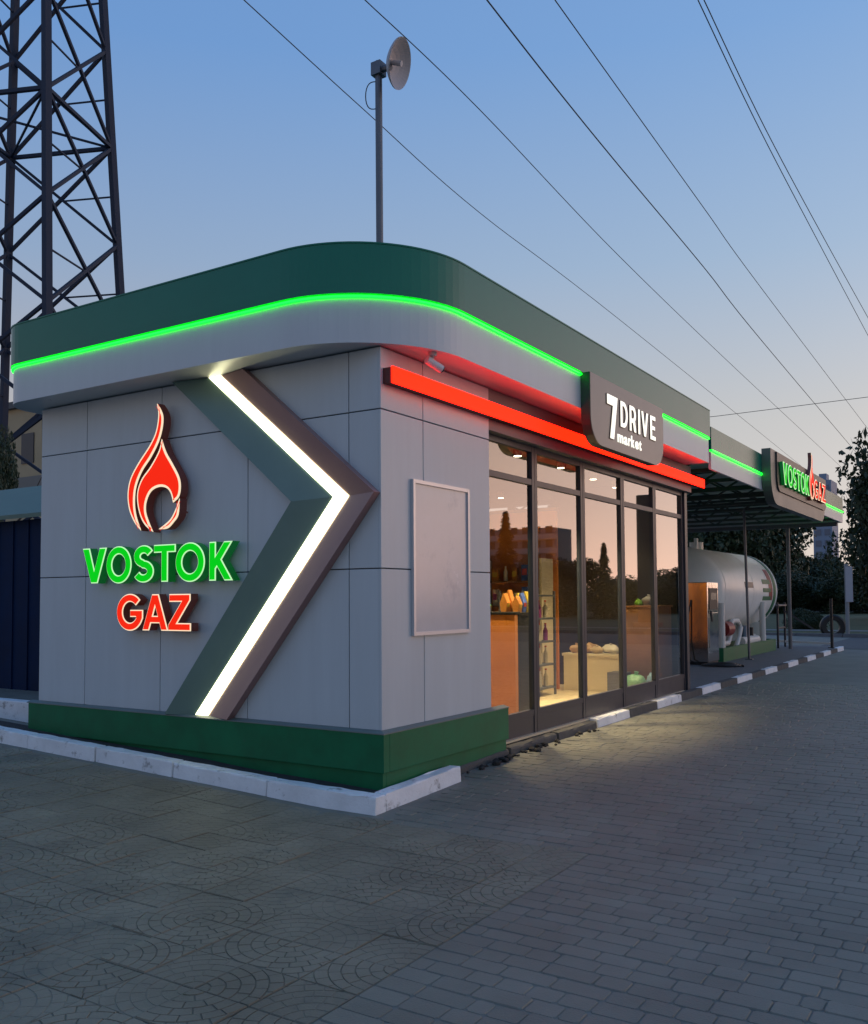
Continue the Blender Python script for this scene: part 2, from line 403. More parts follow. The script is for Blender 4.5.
kerb_piece('kerb_stone',(-5.75,-.42),(-4.87,-.35),.16,.15,KERBW,wk,(0,1,0))
kerb_piece('kerb_stone',(-6.7,-.40),(-5.77,-.41),.16,.15,KERBW,wk,(0,1,0))
kerb_piece('kerb_stone',(.205,-.215),(.2,.88),.13,.125,KERBW,wk,(-1,0,0))
# apron of dirt between kerb and plinth
mb=MB(); pts=[.07,-.6,-1.3,-2,-3,-4,-5,-6.6]
vs=[];fs=[]
for i,x in enumerate(pts):
    for y in (-.23,.06): vs.append((x,y,zg(x,-.37)+.105+random.uniform(-.01,.01)))
for i in range(len(pts)-1): fs.append((2*i,2*i+1,2*i+3,2*i+2))
mb.add(vs,fs); mb.build('planting_strip',SOIL,kind='structure')
# low white wall running back along the left side
mb=MB().box(-9.5,-4.62,.45,.60,.1,.47); mb.build('low_kerb_wall',KERBW,bevel=.015,label='low white painted kerb wall beside the plinth at far left',cat='kerb')
# walkway in front of the glazing and under the canopy
mb=MB().box(-6,-.06,8.12,22.2,0,.185).box(-.16,-.06,1.0,8.12,0,.178)
mb.build('walkway',CONC,kind='structure')
sk=thing('striped_kerb','kerb of alternating white and bare dark stones along the shop and canopy','kerb',(0,0,0))
y=4.2; k=0
while y<21.2:
    l=1.04
    kerb_piece('kerb_stone',(.06,y+.006),(.06,y+l-.006),.13,.10+random.uniform(-.004,.004),KERBW if k%2==0 else KERBD,sk,(-1,0,0))
    y+=l; k+=1
bk=thing('broken_kerb','crumbling bare dark kerb stones between plinth and first white stripe','kerb',(0,0,0))
y=.98
for l in (1.05,1.08,1.08):
    kerb_piece('kerb_stone',(.055+random.uniform(-.01,.02),y+.01),(.06,min(y+l,4.19)-.01),.13,.075+random.uniform(-.01,.01),KERBD,bk,(-1,0,0),bev=.025)
    y+=l
for i in range(46):
    t=random.random(); yy=.95+3.1*t; s=random.uniform(.012,.045)*(1.2-.5*t)
    bm=bmesh.new(); bmesh.ops.create_icosphere(bm,subdivisions=1,radius=s)
    for v in bm.verts: v.co*=random.uniform(.7,1.15); v.co.z*=.7
    me=bpy.data.meshes.new('rubble_stone'); bm.to_mesh(me); bm.free(); me.materials.append(SOIL)
    xx=.075+abs(random.gauss(0,.05)); link('rubble_stone',me,bk,loc=(xx,yy,zg(xx,yy)+s*.4))
# ------------------------------------------------------------------ shop building
shop=thing('shop_building','small white panelled fuel station shop with rounded green roof band','building',(0,0,0))
ZT=3.6; XL=-4.35; YB=8.05; G_=.0045
rows=[(.575,1.84),(1.84,3.10),(3.10,ZT-.004)]
xj=[XL,-3.61,-2.52,-1.42,-.317,-.025]
for z0,z1 in rows:
    for i in range(5):
        e=G_ if i<4 else 0
        MB().box(xj[i]+G_,xj[i+1]-e,0,.022,z0+G_,z1-G_).build('wall_panel',PANEL,shop,bevel=.004)
yj=[0,.609,1.75]
for z0,z1 in rows:
    for i in range(2):
        MB().box(-.025,0,yj[i]+(G_ if i else 0),yj[i+1]-(G_ if i==0 else 0),z0+G_,z1-G_).build('wall_panel',PANEL,shop,bevel=.004)
# left side wall panels
for z0,z1 in rows:
    yy=[.025,1.6,3.2,4.8,6.4,8.0]
    for i in range(5): MB().box(XL,XL+.022,yy[i]+G_,yy[i+1]-G_,z0+G_,z1-G_).build('wall_panel',PANEL,shop,bevel=.004)
mb=MB().box(XL+.024,-.03,.024,.16,.1,ZT-.01).box(-.16,-.026,.161,1.745,.1,ZT-.01).box(XL+.024,XL+.15,.161,8.0,.1,ZT-.01)
mb.build('wall_core',BACK,shop)
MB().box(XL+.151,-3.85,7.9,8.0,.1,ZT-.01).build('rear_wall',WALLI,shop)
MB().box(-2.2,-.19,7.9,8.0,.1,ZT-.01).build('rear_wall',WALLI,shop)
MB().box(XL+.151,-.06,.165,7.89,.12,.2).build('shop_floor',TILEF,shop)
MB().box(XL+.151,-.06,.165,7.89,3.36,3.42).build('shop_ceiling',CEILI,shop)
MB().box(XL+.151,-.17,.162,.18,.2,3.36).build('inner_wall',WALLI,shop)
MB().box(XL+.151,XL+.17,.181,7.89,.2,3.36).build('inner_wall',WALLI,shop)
# header above the glazing
MB().box(-.14,-.004,1.755,8.14,3.20,ZT-.004).build('window_header',mat('header_grey',(.12,.12,.125),.5),shop)
# plinth
def plinth(name,d,z0,z1,m,bev):
    mb=MB(); lo=XL-.07-d+.05; yr=1.98
    mb.box(lo,d,-d,.02,z0,z1); mb.build(name,m,shop,bevel=bev)
    mb=MB().box(-.024,d,.021,yr,z0,z1); mb.build(name,m,shop,bevel=bev)
plinth('plinth',.06,.265,.562,PLINTH,.004)
plinth('plinth_base',.03,.06,.262,PLINTH,.003)
mb=MB(); d=.066
mb.add([(XL-.1,-d,.566),(d,-d,.566),(d,1.985,.566),(-.002,1.985,.583),(-.002,-.004,.583),(XL-.1,-.004,.583),
        (XL-.1,-d,.558),(d,-d,.558),(d,1.985,.558)],[(0,1,4,5),(1,2,3,4),(0,6,7,1),(1,7,8,2)])
mb.build('plinth_flashing',FLASH,shop)
# ---- roof
def roof_path(d,r1=1.07,r2=.42,n=20):
    xr,yf,xl=.37-d,-.38+d,-4.62+d
    r1-=d; r2-=d
    p=[(xl,7.9)]
    p+=[(xl,5),(xl,2.5),(xl,1.2)]
    p+=[(xl+r2-r2*math.cos(t),yf+r2-r2*math.sin(t)) for t in [math.pi/2*i/10 for i in range(11)]]
    p+=[(xl+r2+(xr-r1-xl-r2)*i/6,yf) for i in range(1,6)]
    p+=[(xr-r1+r1*math.sin(t),yf+r1-r1*math.cos(t)) for t in [math.pi/2*i/n for i in range(n+1)]]
    p+=[(xr,yv) for yv in (1.6,2.2,2.97,3.14,3.6,4.4,5.0,5.5,6.3,7.1,7.9)]
    return p
def band(name,d,z0,z1,m,parent,thick=.05,rng=None,bev=0,tilt=0):
    o=roof_path(d); i_=roof_path(d+thick); o1=roof_path(d+tilt)
    idx=range(len(o)) if rng is None else [k for k in range(len(o)) if rng(o[k])]
    idx=list(idx); n=len(idx); mb=MB(); vs=[]
    for k in idx: vs+=[(*o[k],z1),(*o1[k],z0),(*i_[k],z0),(*i_[k],z1)]
    fs=[]
    for a in range(n-1):
        for c in range(4): fs.append((a*4+c,a*4+(c+1)%4,(a+1)*4+(c+1)%4,(a+1)*4+c))
    fs+=[(3,2,1,0),((n-1)*4,(n-1)*4+1,(n-1)*4+2,(n-1)*4+3)]
    mb.add(vs,fs); return mb.build(name,m,parent,smooth=35)
roof=MB(); p=roof_path(.06)
roof.add([(*q,4.30) for q in p],[tuple(range(len(p)))])
roofo=roof.build('roof',GREEN,shop)
band('upper_fascia_band',0,3.985,4.38,GREEN,shop)
band('fascia_top_trim',-.006,4.38,4.392,GREEN,shop,.06)
band('lower_fascia_band',.028,3.602,3.955,BANDW,shop)
band('band_recess',.045,3.95,3.99,BACK,shop,.03)
band('led_strip',.008,3.957,3.974,LEDG,shop,.03,lambda q:not(3.2<q[1]<5.4 and q[0]>0) and not(q[1]>5.45 and q[0]>0) and not(q[1]>.2 and q[0]<-4))
band('led_strip',.008,3.957,3.974,LEDG,shop,.03,lambda q:q[0]>0 and q[1]>=5.5)
s=MB(); p=roof_path(.03); s.add([(*q,3.604) for q in p],[tuple(range(len(p)))]); s.build('soffit',SOFF,shop)
MB().box(-4.5,.3,7.86,7.9,3.61,4.3).build('rear_fascia',GREEN,shop)
# ---- red light bar on the wall
bar=thing('red_light_bar','long glowing red light bar above the shop windows','light bar',(0,0,0))
MB().box(.003,.085,.03,8.5,3.302,3.425).build('housing',REDSIDE,bar)
MB().box(.086,.10,.025,8.5,3.298,3.43).build('glowing_face',REDBAR,bar)
# ---- glazing
XW=-.10; ZB,ZS,ZTR,ZTP=.178,.44,2.82,3.20
edges=[1.80,2.92,4.19,5.475,6.71,8.0]
for i in range(5):
    a,b=edges[i],edges[i+1]
    w=MB(); t=.062
    w.box(XW-.06,XW,a+.004,a+t,ZB,ZTP).box(XW-.06,XW,b-t,b-.004,ZB,ZTP)
    w.box(XW-.055,XW-.003,a+t,b-t,ZTR-.03,ZTR+.03).box(XW-.055,XW-.003,a+t,b-t,ZTP-.06,ZTP)
    w.box(XW-.055,XW-.003,a+t,b-t,ZS-.06,ZS)
    wo=w.build('window',FRAME,shop)
    MB().box(XW-.05,XW-.008,a+t,b-t,ZB,ZS-.062).build('kick_panel',FRAME,wo)
    for z0,z1 in ((ZS,ZTR-.03),(ZTR+.03,ZTP-.06)):
        g=MB(); x=XW-.03; g.add([(x,a+t,z0),(x,b-t,z0),(x,b-t,z1),(x,a+t,z1)],[(0,1,2,3)])
        link('pane',g.mesh('pane',GLASS,recalc=False),wo)
MB().box(XW-.07,XW+.03,8.002,8.12,ZB,3.35).build('corner_post',FRAME,shop)
MB().box(XW-.09,XW+.035,1.76,8.14,.14,ZB-.002).build('threshold',CONC,shop)
# end wall glazing facing the pumps, added so the dispenser mirrors warm light
xe=[-3.84,-3.02,-2.21]
for i in range(2):
    a,b=xe[i],xe[i+1]; w=MB()
    w.box(a,a+.06,7.93,7.99,ZB,ZTP).box(b-.06,b,7.93,7.99,ZB,ZTP).box(a+.06,b-.06,7.935,7.985,ZTR-.03,ZTR+.03).box(a+.06,b-.06,7.935,7.985,ZTP-.06,ZTP).box(a+.06,b-.06,7.935,7.985,ZB,ZS)
    wo=w.build('window',FRAME,shop)
    for z0,z1 in ((ZS,ZTR-.03),(ZTR+.03,ZTP-.06)):
        g=MB().add([(a+.06,7.96,z0),(b-.06,7.96,z0),(b-.06,7.96,z1),(a+.06,7.96,z1)],[(0,1,2,3)])
        link('pane',g.mesh('pane',GLASS,recalc=False),wo)
MB().box(-3.845,-2.205,7.92,8.0,3.205,ZT-.01).build('window_header',BACK,shop)
# ------------------------------------------------------------------ lettering
def ell(cx,cy,rx,ry,a0,a1,n=24): return [(cx+rx*math.cos(R(a0+(a1-a0)*i/n)),cy+ry*math.sin(R(a0+(a1-a0)*i/n))) for i in range(n+1)]
def ribbon(path,t):
    L=[];Rr=[]
    for i,p in enumerate(path):
        a=Vector(path[max(0,i-1)]);b=Vector(path[min(len(path)-1,i+1)]); d=(b-a).normalized(); n=Vector((-d.y,d.x))*t/2
        L.append((p[0]+n.x,p[1]+n.y)); Rr.append((p[0]-n.x,p[1]-n.y))
    return L+Rr[::-1]
T=.19
GL={
'V':(.84,[[(0,1),(.215,1),(.42,.30),(.625,1),(.84,1),(.525,0),(.315,0)]]),
'O':(1.0,[ell(.5,.5,.5,.52,0,360,40)[:-1],ell(.5,.5,.5-T,.52-T,0,360,40)[:-1]]),
'S':(.68,[ribbon(ell(.345,.715,.235,.2,28,270,18)[:-1]+ell(.335,.285,.245,.2,90,-152,18),T)]),
'T':(.78,[[(.29,0),(.29,.82),(0,.82),(0,1),(.78,1),(.78,.82),(.49,.82),(.49,0)]]),
'K':(.83,[[(0,0),(0,1),(.2,1),(.2,.58),(.56,1),(.81,1),(.42,.54),(.83,0),(.58,0),(.28,.39),(.2,.3),(.2,0)]]),
'G':(.98,[ell(.5,.5,.5,.52,44,338,30)+[(.98,.33),(.98,.55),(.53,.55),(.53,.385),(.755,.385)]+ell(.5,.5,.5-T,.52-T,-32,-316,26)]),
'A':(.94,[[(0,0),(.36,1),(.58,1),(.94,0),(.73,0),(.655,.21),(.285,.21),(.21,0)],[(.345,.38),(.595,.38),(.47,.74)]]),
'Z':(.79,[[(0,0),(0,.15),(.5,.82),(.03,.82),(.03,1),(.77,1),(.77,.85),(.27,.18),(.79,.18),(.79,0)]]),
'D':(.80,[[(0,0),(0,1)]+ell(.34,.5,.46,.5,90,-90,16),[(.2,.18)]+ell(.34,.5,.26,.32,-90,90,14)+[(.2,.82)]]),
'R':(.76,[[(0,0),(0,1)]+ell(.42,.68,.32,.32,90,-50,12)+[(.76,0),(.53,0),(.40,.34),(.2,.34),(.2,0)],[(.2,.52)]+ell(.40,.675,.14,.155,-90,90,10)+[(.2,.83)]]),
'I':(.2,[[(0,0),(0,1),(.2,1),(.2,0)]]),
'E':(.62,[[(0,0),(0,1),(.62,1),(.62,.82),(.2,.82),(.2,.59),(.56,.59),(.56,.42),(.2,.42),(.2,.18),(.62,.18),(.62,0)]]),
'7':(.75,[[(0,1),(.75,1),(.45,0),(.17,0),(.40,.76),(0,.76)]]),
}
def curve_mesh(name,conts,extrude,offset,m):
    c=bpy.data.curves.new(name,'CURVE'); c.dimensions='2D'; c.fill_mode='BOTH'; c.extrude=extrude; c.offset=offset
    for pts in conts:
        s=c.splines.new('POLY'); s.points.add(len(pts)-1)
        for i,(x,y) in enumerate(pts): s.points[i].co=(x,y,0,1)
        s.use_cyclic_u=True
    o=bpy.data.objects.new(name,c); COL.objects.link(o); dg=bpy.context.evaluated_depsgraph_get(); dg.update()
    me=bpy.data.meshes.new_from_object(o.evaluated_get(dg)); bpy.data.objects.remove(o); me.materials.clear(); me.materials.append(m)
    for p in me.polygons: p.material_index=0
    return me
FRONT=lambda y:Matrix(((1,0,0,0),(0,0,-1,y),(0,1,0,0),(0,0,0,1)))     # local x->X, y->Z, z->-Y
SIDE=lambda x:Matrix(((0,0,1,x),(1,0,0,0),(0,1,0,0),(0,0,0,1)))        # local x->Y, y->Z, z->X
def letter(name,conts,parent,M,depth,face,side,rim=None,rimw=.012,wt=0):
    """box letter: side body, lit rim and lit face as sub-parts"""
    b=link(name,curve_mesh(name,conts,depth/2,rimw*.55+wt,side),parent); b.matrix_local=M@Matrix.Translation((0,0,-depth/2))
    if rim:
        r=link('rim',curve_mesh('rim',conts,.003,rimw*.5+wt,rim),b); r.matrix_local=Matrix.Translation((0,0,depth/2+.0035))
    f=link('face',curve_mesh('face',conts,.003,-rimw*.5+wt if rim else wt,face),b); f.matrix_local=Matrix.Translation((0,0,depth/2+(.0105 if rim else .0035)))
    return b
def place(ch,x0,x1,z0,z1):
    w,cs=GL[ch]; return [[(x0+(x1-x0)*x/w,z0+(z1-z0)*y) for x,y in c] for c in cs]
def smooth_closed(pts,sharp,n=5):
    """Catmull-Rom through closed outline, keeping the listed corners sharp"""
    out=[];N=len(pts)
    for i in range(N):
        p0,p1,p2,p3=[Vector(pts[k%N]) for k in (i-1,i,i+1,i+2)]
        if i in sharp: p0=p1*2-p2 if False else p1
        if (i+1)%N in sharp: p3=p2
        for k in range(n):
            t=k/n
            q=.5*((2*p1)+(p2-p0)*t+(2*p0-5*p1+4*p2-p3)*t*t+(3*p1-p0-3*p2+p3)*t**3); out.append((q.x,q.y))
    return out
FA=[(-2.44,3.406),(-2.421,3.298),(-2.454,3.149),(-2.539,3.028),(-2.695,2.876),(-2.8,2.741),(-2.837,2.6),(-2.814,2.455),(-2.741,2.332),(-2.652,2.252),(-2.717,2.39),(-2.74,2.522),(-2.72,2.664),(-2.641,2.8),(-2.52,2.92),(-2.419,3.052),(-2.369,3.175),(-2.36,3.28),(-2.395,3.354)]
FB=[(-2.375,3.071),(-2.411,2.969),(-2.52,2.837),(-2.64,2.729),(-2.699,2.615),(-2.697,2.496),(-2.653,2.375),(-2.583,2.289),(-2.485,2.23),(-2.541,2.322),(-2.584,2.418),(-2.578,2.512),(-2.517,2.602),(-2.414,2.637),(-2.313,2.623),(-2.252,2.572),(-2.218,2.483),(-2.146,2.531),(-2.124,2.621),(-2.147,2.714),(-2.231,2.836),(-2.316,2.948)]
FC=[(-2.404,2.25),(-2.292,2.252),(-2.21,2.305),(-2.151,2.371),(-2.139,2.508),(-2.178,2.43),(-2.243,2.341),(-2.326,2.288)]
FL=[smooth_closed(FA,{0,9}),smooth_closed(FB,{0,8,16}),smooth_closed(FC,{0,4})]
sign=thing('wall_sign','lit VOSTOK GAZ letters and red flame on the white front wall','sign',(0,0,0))
yp=-.12; MF=FRONT(yp)
for c in FL: letter('flame',[c],sign,MF,.085,LETR,LSIDE,LETRIM,.022,-.010)
lx=[(-3.477,-3.143),(-3.125,-2.785),(-2.74,-2.475),(-2.46,-2.19),(-2.173,-1.82),(-1.748,-1.488)]
for ch,(a,b) in zip('VOSTOK',lx): letter('letter',place(ch,a,b,1.775,2.10),sign,MF,.085,LETG,LSIDEG,LETRIMG,.010,.002)
for ch,(a,b) in zip('GAZ',[(-2.968,-2.62),(-2.605,-2.285),(-2.262,-1.99)]): letter('letter',place(ch,a,b,1.333,1.65),sign,MF,.085,LETR,LSIDE,LETRIM,.010,.002)
for x,z in ((-3.3,1.95),(-2.95,1.95),(-2.6,1.95),(-2.32,1.95),(-2.0,1.8),(-1.7,1.95),(-2.9,1.5),(-2.45,1.42),(-2.15,1.5),(-2.8,2.65),(-2.45,2.9),(-2.17,2.4)):
    MB().tube([(x,-.04,z),(x,.002,z)],.008,6).build('standoff',LSIDE,sign)
# ---- DRIVE market board
board=thing('market_sign','brown grey board reading 7 DRIVE market over the shop windows','sign',(0,0,0))
BRD=mat('board_bronze',(.135,.13,.122),.36,0,.05,2,coat=.2)
def rr(x0,x1,z0,z1,r,top=False,n=8):
    p=[(x1-r+r*math.sin(t),z0+r-r*math.cos(t)) for t in [math.pi/2*i/n for i in range(n+1)]]
    if top: p+=[(x1-r+r*math.cos(t),z1-r+r*math.sin(t)) for t in [math.pi/2*i/n for i in range(n+1)]]+[(x0+r-r*math.sin(t),z1-r+r*math.cos(t)) for t in [math.pi/2*i/n for i in range(n+1)]]
    else: p+=[(x1,z1),(x0,z1)]
    p+=[(x0+r-r*math.cos(t),z0+r-r*math.sin(t)) for t in [math.pi/2*i/n for i in range(n+1)]]
    return p
pl=rr(3.14,5.50,3.235,3.982,.30)
MB().prism(pl,lambda a,b:(.345,a,b),lambda a,b:(.445,a,b)).build('backing',mat('board_edge',(.035,.036,.04),.5),board)
MB().prism([(a*.992+4.23*.008,b) if True else 0 for a,b in pl],lambda a,b:(.4455,a,b),lambda a,b:(.45,a,b)).build('panel',BRD,board)
MS=SIDE(.458)
letter('letter',place('7',3.585,3.90,3.345,3.835),board,MS,.006,LETW,LSIDE,wt=-.006)
for ch,(a,b) in zip('DRIVE',[(3.985,4.205),(4.27,4.48),(4.555,4.615),(4.665,4.90),(4.975,5.16)]):
    letter('letter',place(ch,a,b,3.525,3.825),board,MS,.006,LETW,LSIDE,wt=-.004)
def text_mesh(txt,size,off,ext,m):
    c=bpy.data.curves.new('text','FONT'); c.body=txt; c.size=size; c.offset=off; c.extrude=ext
    o=bpy.data.objects.new('text',c); COL.objects.link(o); dg=bpy.context.evaluated_depsgraph_get(); dg.update()
    me=bpy.data.meshes.new_from_object(o.evaluated_get(dg)); bpy.data.objects.remove(o); me.materials.clear(); me.materials.append(m)
    return me
x=3.90
for ch,wv in zip('market',(.20,.135,.095,.13,.135,.10)):
    me=text_mesh(ch,.185,.0035,.004,LETW)
    xs_=[v.co.x for v in me.vertices]; sx=(wv-.03)/(max(xs_)-min(xs_))
    o=link('letter',me,board); o.matrix_local=SIDE(.4545)@Matrix.Translation((x-min(xs_)*sx,3.345,0))@Matrix.Diagonal((sx,1,1,1))
    x+=wv
# ---- chevron
chev=thing('chevron_light','big white lit chevron with green and red bands on front wall','light',(0,0,0))
OL=[(-2.29,3.597),(-.855,2.41),(-2.36,.572)]; LL=[(-1.89,3.597),(-.465,2.43),(-2.043,.572)]
LR=[(-1.745,3.597),(-.31,2.428),(-1.892,.572)]; OR=[(-1.41,3.597),(-.004,2.434),(-1.58,.572)]
def strip(name,A,B,ya,yb,m):
    mb=MB(); vs=[(x,ya,z) for x,z in A]+[(x,yb,z) for x,z in B]+[(x,-.001,z) for x,z in A]+[(x,-.001,z) for x,z in B]
    fs=[(0,1,4,3),(1,2,5,4),(6,7,1,0),(7,8,2,1),(9,10,4,3),(10,11,5,4),(0,3,9,6),(2,5,11,8)]
    mb.add(vs,fs); return mb.build(name,m,chev)
strip('green_band',OL,LL,-.085,-.006,CHG); strip('red_band',LR,OR,-.006,-.085,CHR)
strip('led_strip',LL,LR,-.016,-.016,LEDW)
# ---- poster case on side wall
case=thing('poster_case','empty pale poster frame on the white side wall','poster frame',(0,0,0))
y0,y1,z0,z1=.415,1.33,1.297,2.585
MB().box(.001,.014,y0+.03,y1-.03,z0+.03,z1-.03).build('poster',mat('faded_poster',(.50,.50,.51),.25,0,.10,1.6,stain=((.36,.38,.42),.56,1.7),coat=.3),case)
mb=MB().box(.001,.03,y0,y0+.03,z0,z1).box(.001,.03,y1-.03,y1,z0,z1).box(.001,.029,y0+.03,y1-.03,z0,z0+.03).box(.001,.029,y0+.03,y1-.03,z1-.03,z1)
mb.build('frame',CASE,case)
# ---- security camera under the soffit
sc=thing('security_camera','small white security camera under the soffit above the red bar','camera',(.22,.42,3.602))
MB().tube([(0,0,0),(0,0,-.03)],.035,12).build('base',DISHM,sc)
MB().tube([(0,0,-.03),(.0,-.01,-.075)],.012,8).build('bracket',DISHM,sc)
MB().tube([(-.03,-.04,-.06),(.03,.09,-.12)],.034,14).build('housing',mat('camera_white',(.6,.6,.62),.4),sc,smooth=40)
MB().tube([(.03,.09,-.12),(.034,.10,-.125)],.028,14).build('lens',BLACK,sc)
# ------------------------------------------------------------------ dish on roof
dp=at(380,247,1,2.0); bx,by=dp.x,2.0
top=at(378,62,1,by)
dish=thing('dish_antenna','pale round dish antenna on a tall grey pole on the shop roof','antenna',(bx,by,4.30))
hz=top.z-4.30
MB().tube([(0,0,0),(-.01,0,hz)],.038,12).build('pole',GALV,dish,smooth=40)
MB().box(-.1,.1,-.1,.1,0,.015).build('base_plate',GALV,dish)
mb=MB().tube([(-.01,0,hz-.1),(.16,-.02,hz-.12)],.035,8).box(-.07,.05,-.06,.06,hz-.16,hz-.02)
mb.build('bracket',GALV,dish)
dr=Vector((.93,.22,-.30)).normalized(); Q=dr.to_track_quat('Z','Y').to_matrix().to_4x4()
rd=.245
prof=[(0.001,0)]+[(rd*t,.11*t*t) for t in (.2,.4,.6,.8,.95,1)]+[(rd+.008,.115),(rd+.006,.10)]+[(rd*t,.11*t*t-.018) for t in (.95,.8,.6,.4,.2)]+[(0.001,-.018)]
mb=MB().lathe(prof,36,Matrix.Translation((.15,-.0,hz-.06))@Q); mb.build('reflector',DISHM,dish,smooth=50)
c0=Vector((.15,-.0,hz-.06)); MB().tube([c0,c0+dr*.13],[.022,.03],10).build('feed',DISHM,dish)
MB().tube([(-.04-.10*math.sin(math.pi*t),-.02-.04*math.sin(math.pi*t),hz-.22-.30*t-.05*math.sin(2*math.pi*(t-.5))) for t in [i/14 for i in range(15)]],.006,6).build('cable',WIREM,dish)
MB().tube([(-.03,0,.28),(-.12,-.02,.30),(-.2,-.03,.16),(-.22,-.03,.0)],.012,6).build('cable',WIREM,dish)
MB().tube([(-.03,0,.24),(-.10,-.02,.25),(-.16,-.03,.14),(-.18,-.03,.0)],.010,6).build('cable',WIREM,dish)
# ------------------------------------------------------------------ shop interior
def lamp(px,py,power,label):
    o=thing('ceiling_spot',label,'lamp',(px,py,3.36),'ceiling spots in the shop')
    MB().tube([(0,0,0),(0,0,-.1)],.055,16).build('housing',DISHM,o,smooth=40)
    MB().tube([(0,0,-.1),(0,0,-.106)],.045,16).build('lens',mat('spot_lens',(.9,.9,.9),.4,emit=(1,.86,.6),estr=8),o)
    l=bpy.data.lights.new('spot_light','SPOT'); l.energy=power; l.spot_size=R(82); l.spot_blend=.7; l.color=(1,.76,.42); l.shadow_soft_size=.06
    lo=bpy.data.objects.new('spot_light',l); COL.objects.link(lo); lo.parent=o; lo.location=(0,0,-.12)
for x,y,w,lb in [(-.75,2.5,420,'behind the first window'),(-.7,3.7,950,'behind the second window'),(-.7,4.9,800,'behind the third window'),(-.8,6.2,330,'behind the fourth window'),(-.9,7.3,90,'behind the last window'),(-1.9,5.0,260,'added in mid shop to light the rack'),(-3.0,7.55,300,'added behind the wood partition by end window')]:
    lamp(x,y,w,'round warm ceiling spotlight '+lb)  # last two spots are added: for the shelf rack and the dispenser's reflection
def box_thing(name,label,cat,x0,x1,y0,y1,z0,z1,m,top=None,topm=None,bev=.006):
    o=thing(name,label,cat,((x0+x1)/2,(y0+y1)/2,z0)); loc=o.location
    rel(MB().box(x0,x1,y0,y1,z0,z1),loc).build('body',m,o,bevel=bev)
    if top: rel(MB().box(x0-.02,x1+.02,y0-.02,y1+.02,z1,z1+top),loc).build('top',topm or m,o,bevel=.004)
    return o
FL0=.2
cn=box_thing('cabinet','orange wood cabinet end just inside the first window','cabinet',-1.55,-.42,3.05,3.12,FL0,1.42,ORANGE,.03,BLACK)
box_thing('fridge','black display fridge behind the orange cabinet end','fridge',-.95,-.43,3.14,3.55,FL0,1.40,BLACK,.04,BLACK)
GOODC=[(.5,.05,.03),(.55,.4,.05),(.1,.35,.08),(.55,.52,.45),(.06,.12,.4),(.5,.2,.04),(.3,.05,.2)]
GM=[mat('pack_%d'%i,c,.45) for i,c in enumerate(GOODC)]
rg=random.Random(5)
names=['red','yellow','green','cream','blue','orange','plum']
def pack(x,y,z,h,w,k,where):
    m=GM[k]; o=thing('snack_pack','%s snack pack %s'%(names[k],where),'package',(x,y,z),'packs on the shop displays')
    mb=MB(); a=w/2; d=.03
    mb.add([(-d,-a,0),(d,-a,0),(d,a,0),(-d,a,0),(-d*1.5,-a,h*.5),(d*1.5,-a,h*.5),(d*1.5,a,h*.5),(-d*1.5,a,h*.5),(-.004,-a,h),(.004,-a,h),(.004,a,h),(-.004,a,h)],
      [(3,2,1,0),(0,1,5,4),(1,2,6,5),(2,3,7,6),(3,0,4,7),(4,5,9,8),(5,6,10,9),(6,7,11,10),(7,4,8,11),(8,9,10,11)])
    mb.build('bag',m,o); MB().box(-d*1.52,d*1.52,-a*.7,a*.7,h*.3,h*.5).build('print',GM[(k+3)%7],o)
for i in range(7):
    pack(-.60+(i%2)*.12,3.17+i*.055,1.44,rg.uniform(.14,.26),.085,rg.randrange(7),'on top of the black fridge, %s from the front'%['first','second','third','fourth','fifth','sixth','seventh'][i])
for i in range(6):
    pack(-1.45+i*.13,3.085,1.45,rg.uniform(.14,.24),.09,(i*3+1)%7,'along the top of the orange cabinet, %s from the back wall'%['first','second','third','fourth','fifth','sixth'][i])
# open shelf with bottles
sh=thing('shelf_rack','dark open shelf rack of bottles seen through the second window','shelf',(-1.72,5.95,FL0))
for px_,py_ in ((-.2,-.5),(.17,-.5),(-.2,.47),(.17,.47)): MB().box(px_,px_+.03,py_,py_+.03,0,1.5).build('upright',GALV,sh)
for k in range(5): MB().box(-.195,.195,-.495,.495,.1+k*.33,.125+k*.33).build('shelf_board',GALV,sh)
BOT=mat('bottle_pale',(.55,.48,.33),.3)
for k in range(4):
    for j in range(5):
        o=thing('bottle','pale bottle on shelf %s of the rack, %s along'%(['one','two','three','four'][k],['first','second','third','fourth','fifth'][j]),'bottle',(-1.64,5.51+j*.21,FL0+.126+k*.33),'bottles on the shelf rack')
        MB().lathe([(.001,0),(.035,0),(.035,.14),(.014,.19),(.014,.23)],12).build('glass_body',BOT if (j+k)%3 else GM[(j+k)%7],o,smooth=40)
        MB().tube([(0,0,.23),(0,0,.25)],.016,10).build('cap',GM[0],o)
pa=thing('added_partition','added orange brown wood partition at the far end of the shop','partition',(-2.95,7.12,FL0))  # added panel, lit from behind as the warm reflection in the dispenser
MB().box(-1.15,1.15,0,.05,0,2.75).build('panel',ORANGE,pa); MB().box(-1.17,1.17,-.01,.06,2.75,2.8).build('top_rail',BROWN,pa)
ra=thing('stock_rack','wide shelf rack of groceries before the wood partition','shelf',(-2.95,6.88,FL0))
for x in (-1.1,-.02,1.06): MB().box(x,x+.04,-.2,.2,0,2.0).build('upright',CREAM,ra)
for k in range(5): MB().box(-1.06,1.06,-.2,.2,.12+k*.38,.145+k*.38).build('shelf_board',BROWN,ra)
ORD=['first','second','third','fourth','fifth','sixth','seventh','eighth','ninth','tenth','eleventh','twelfth']
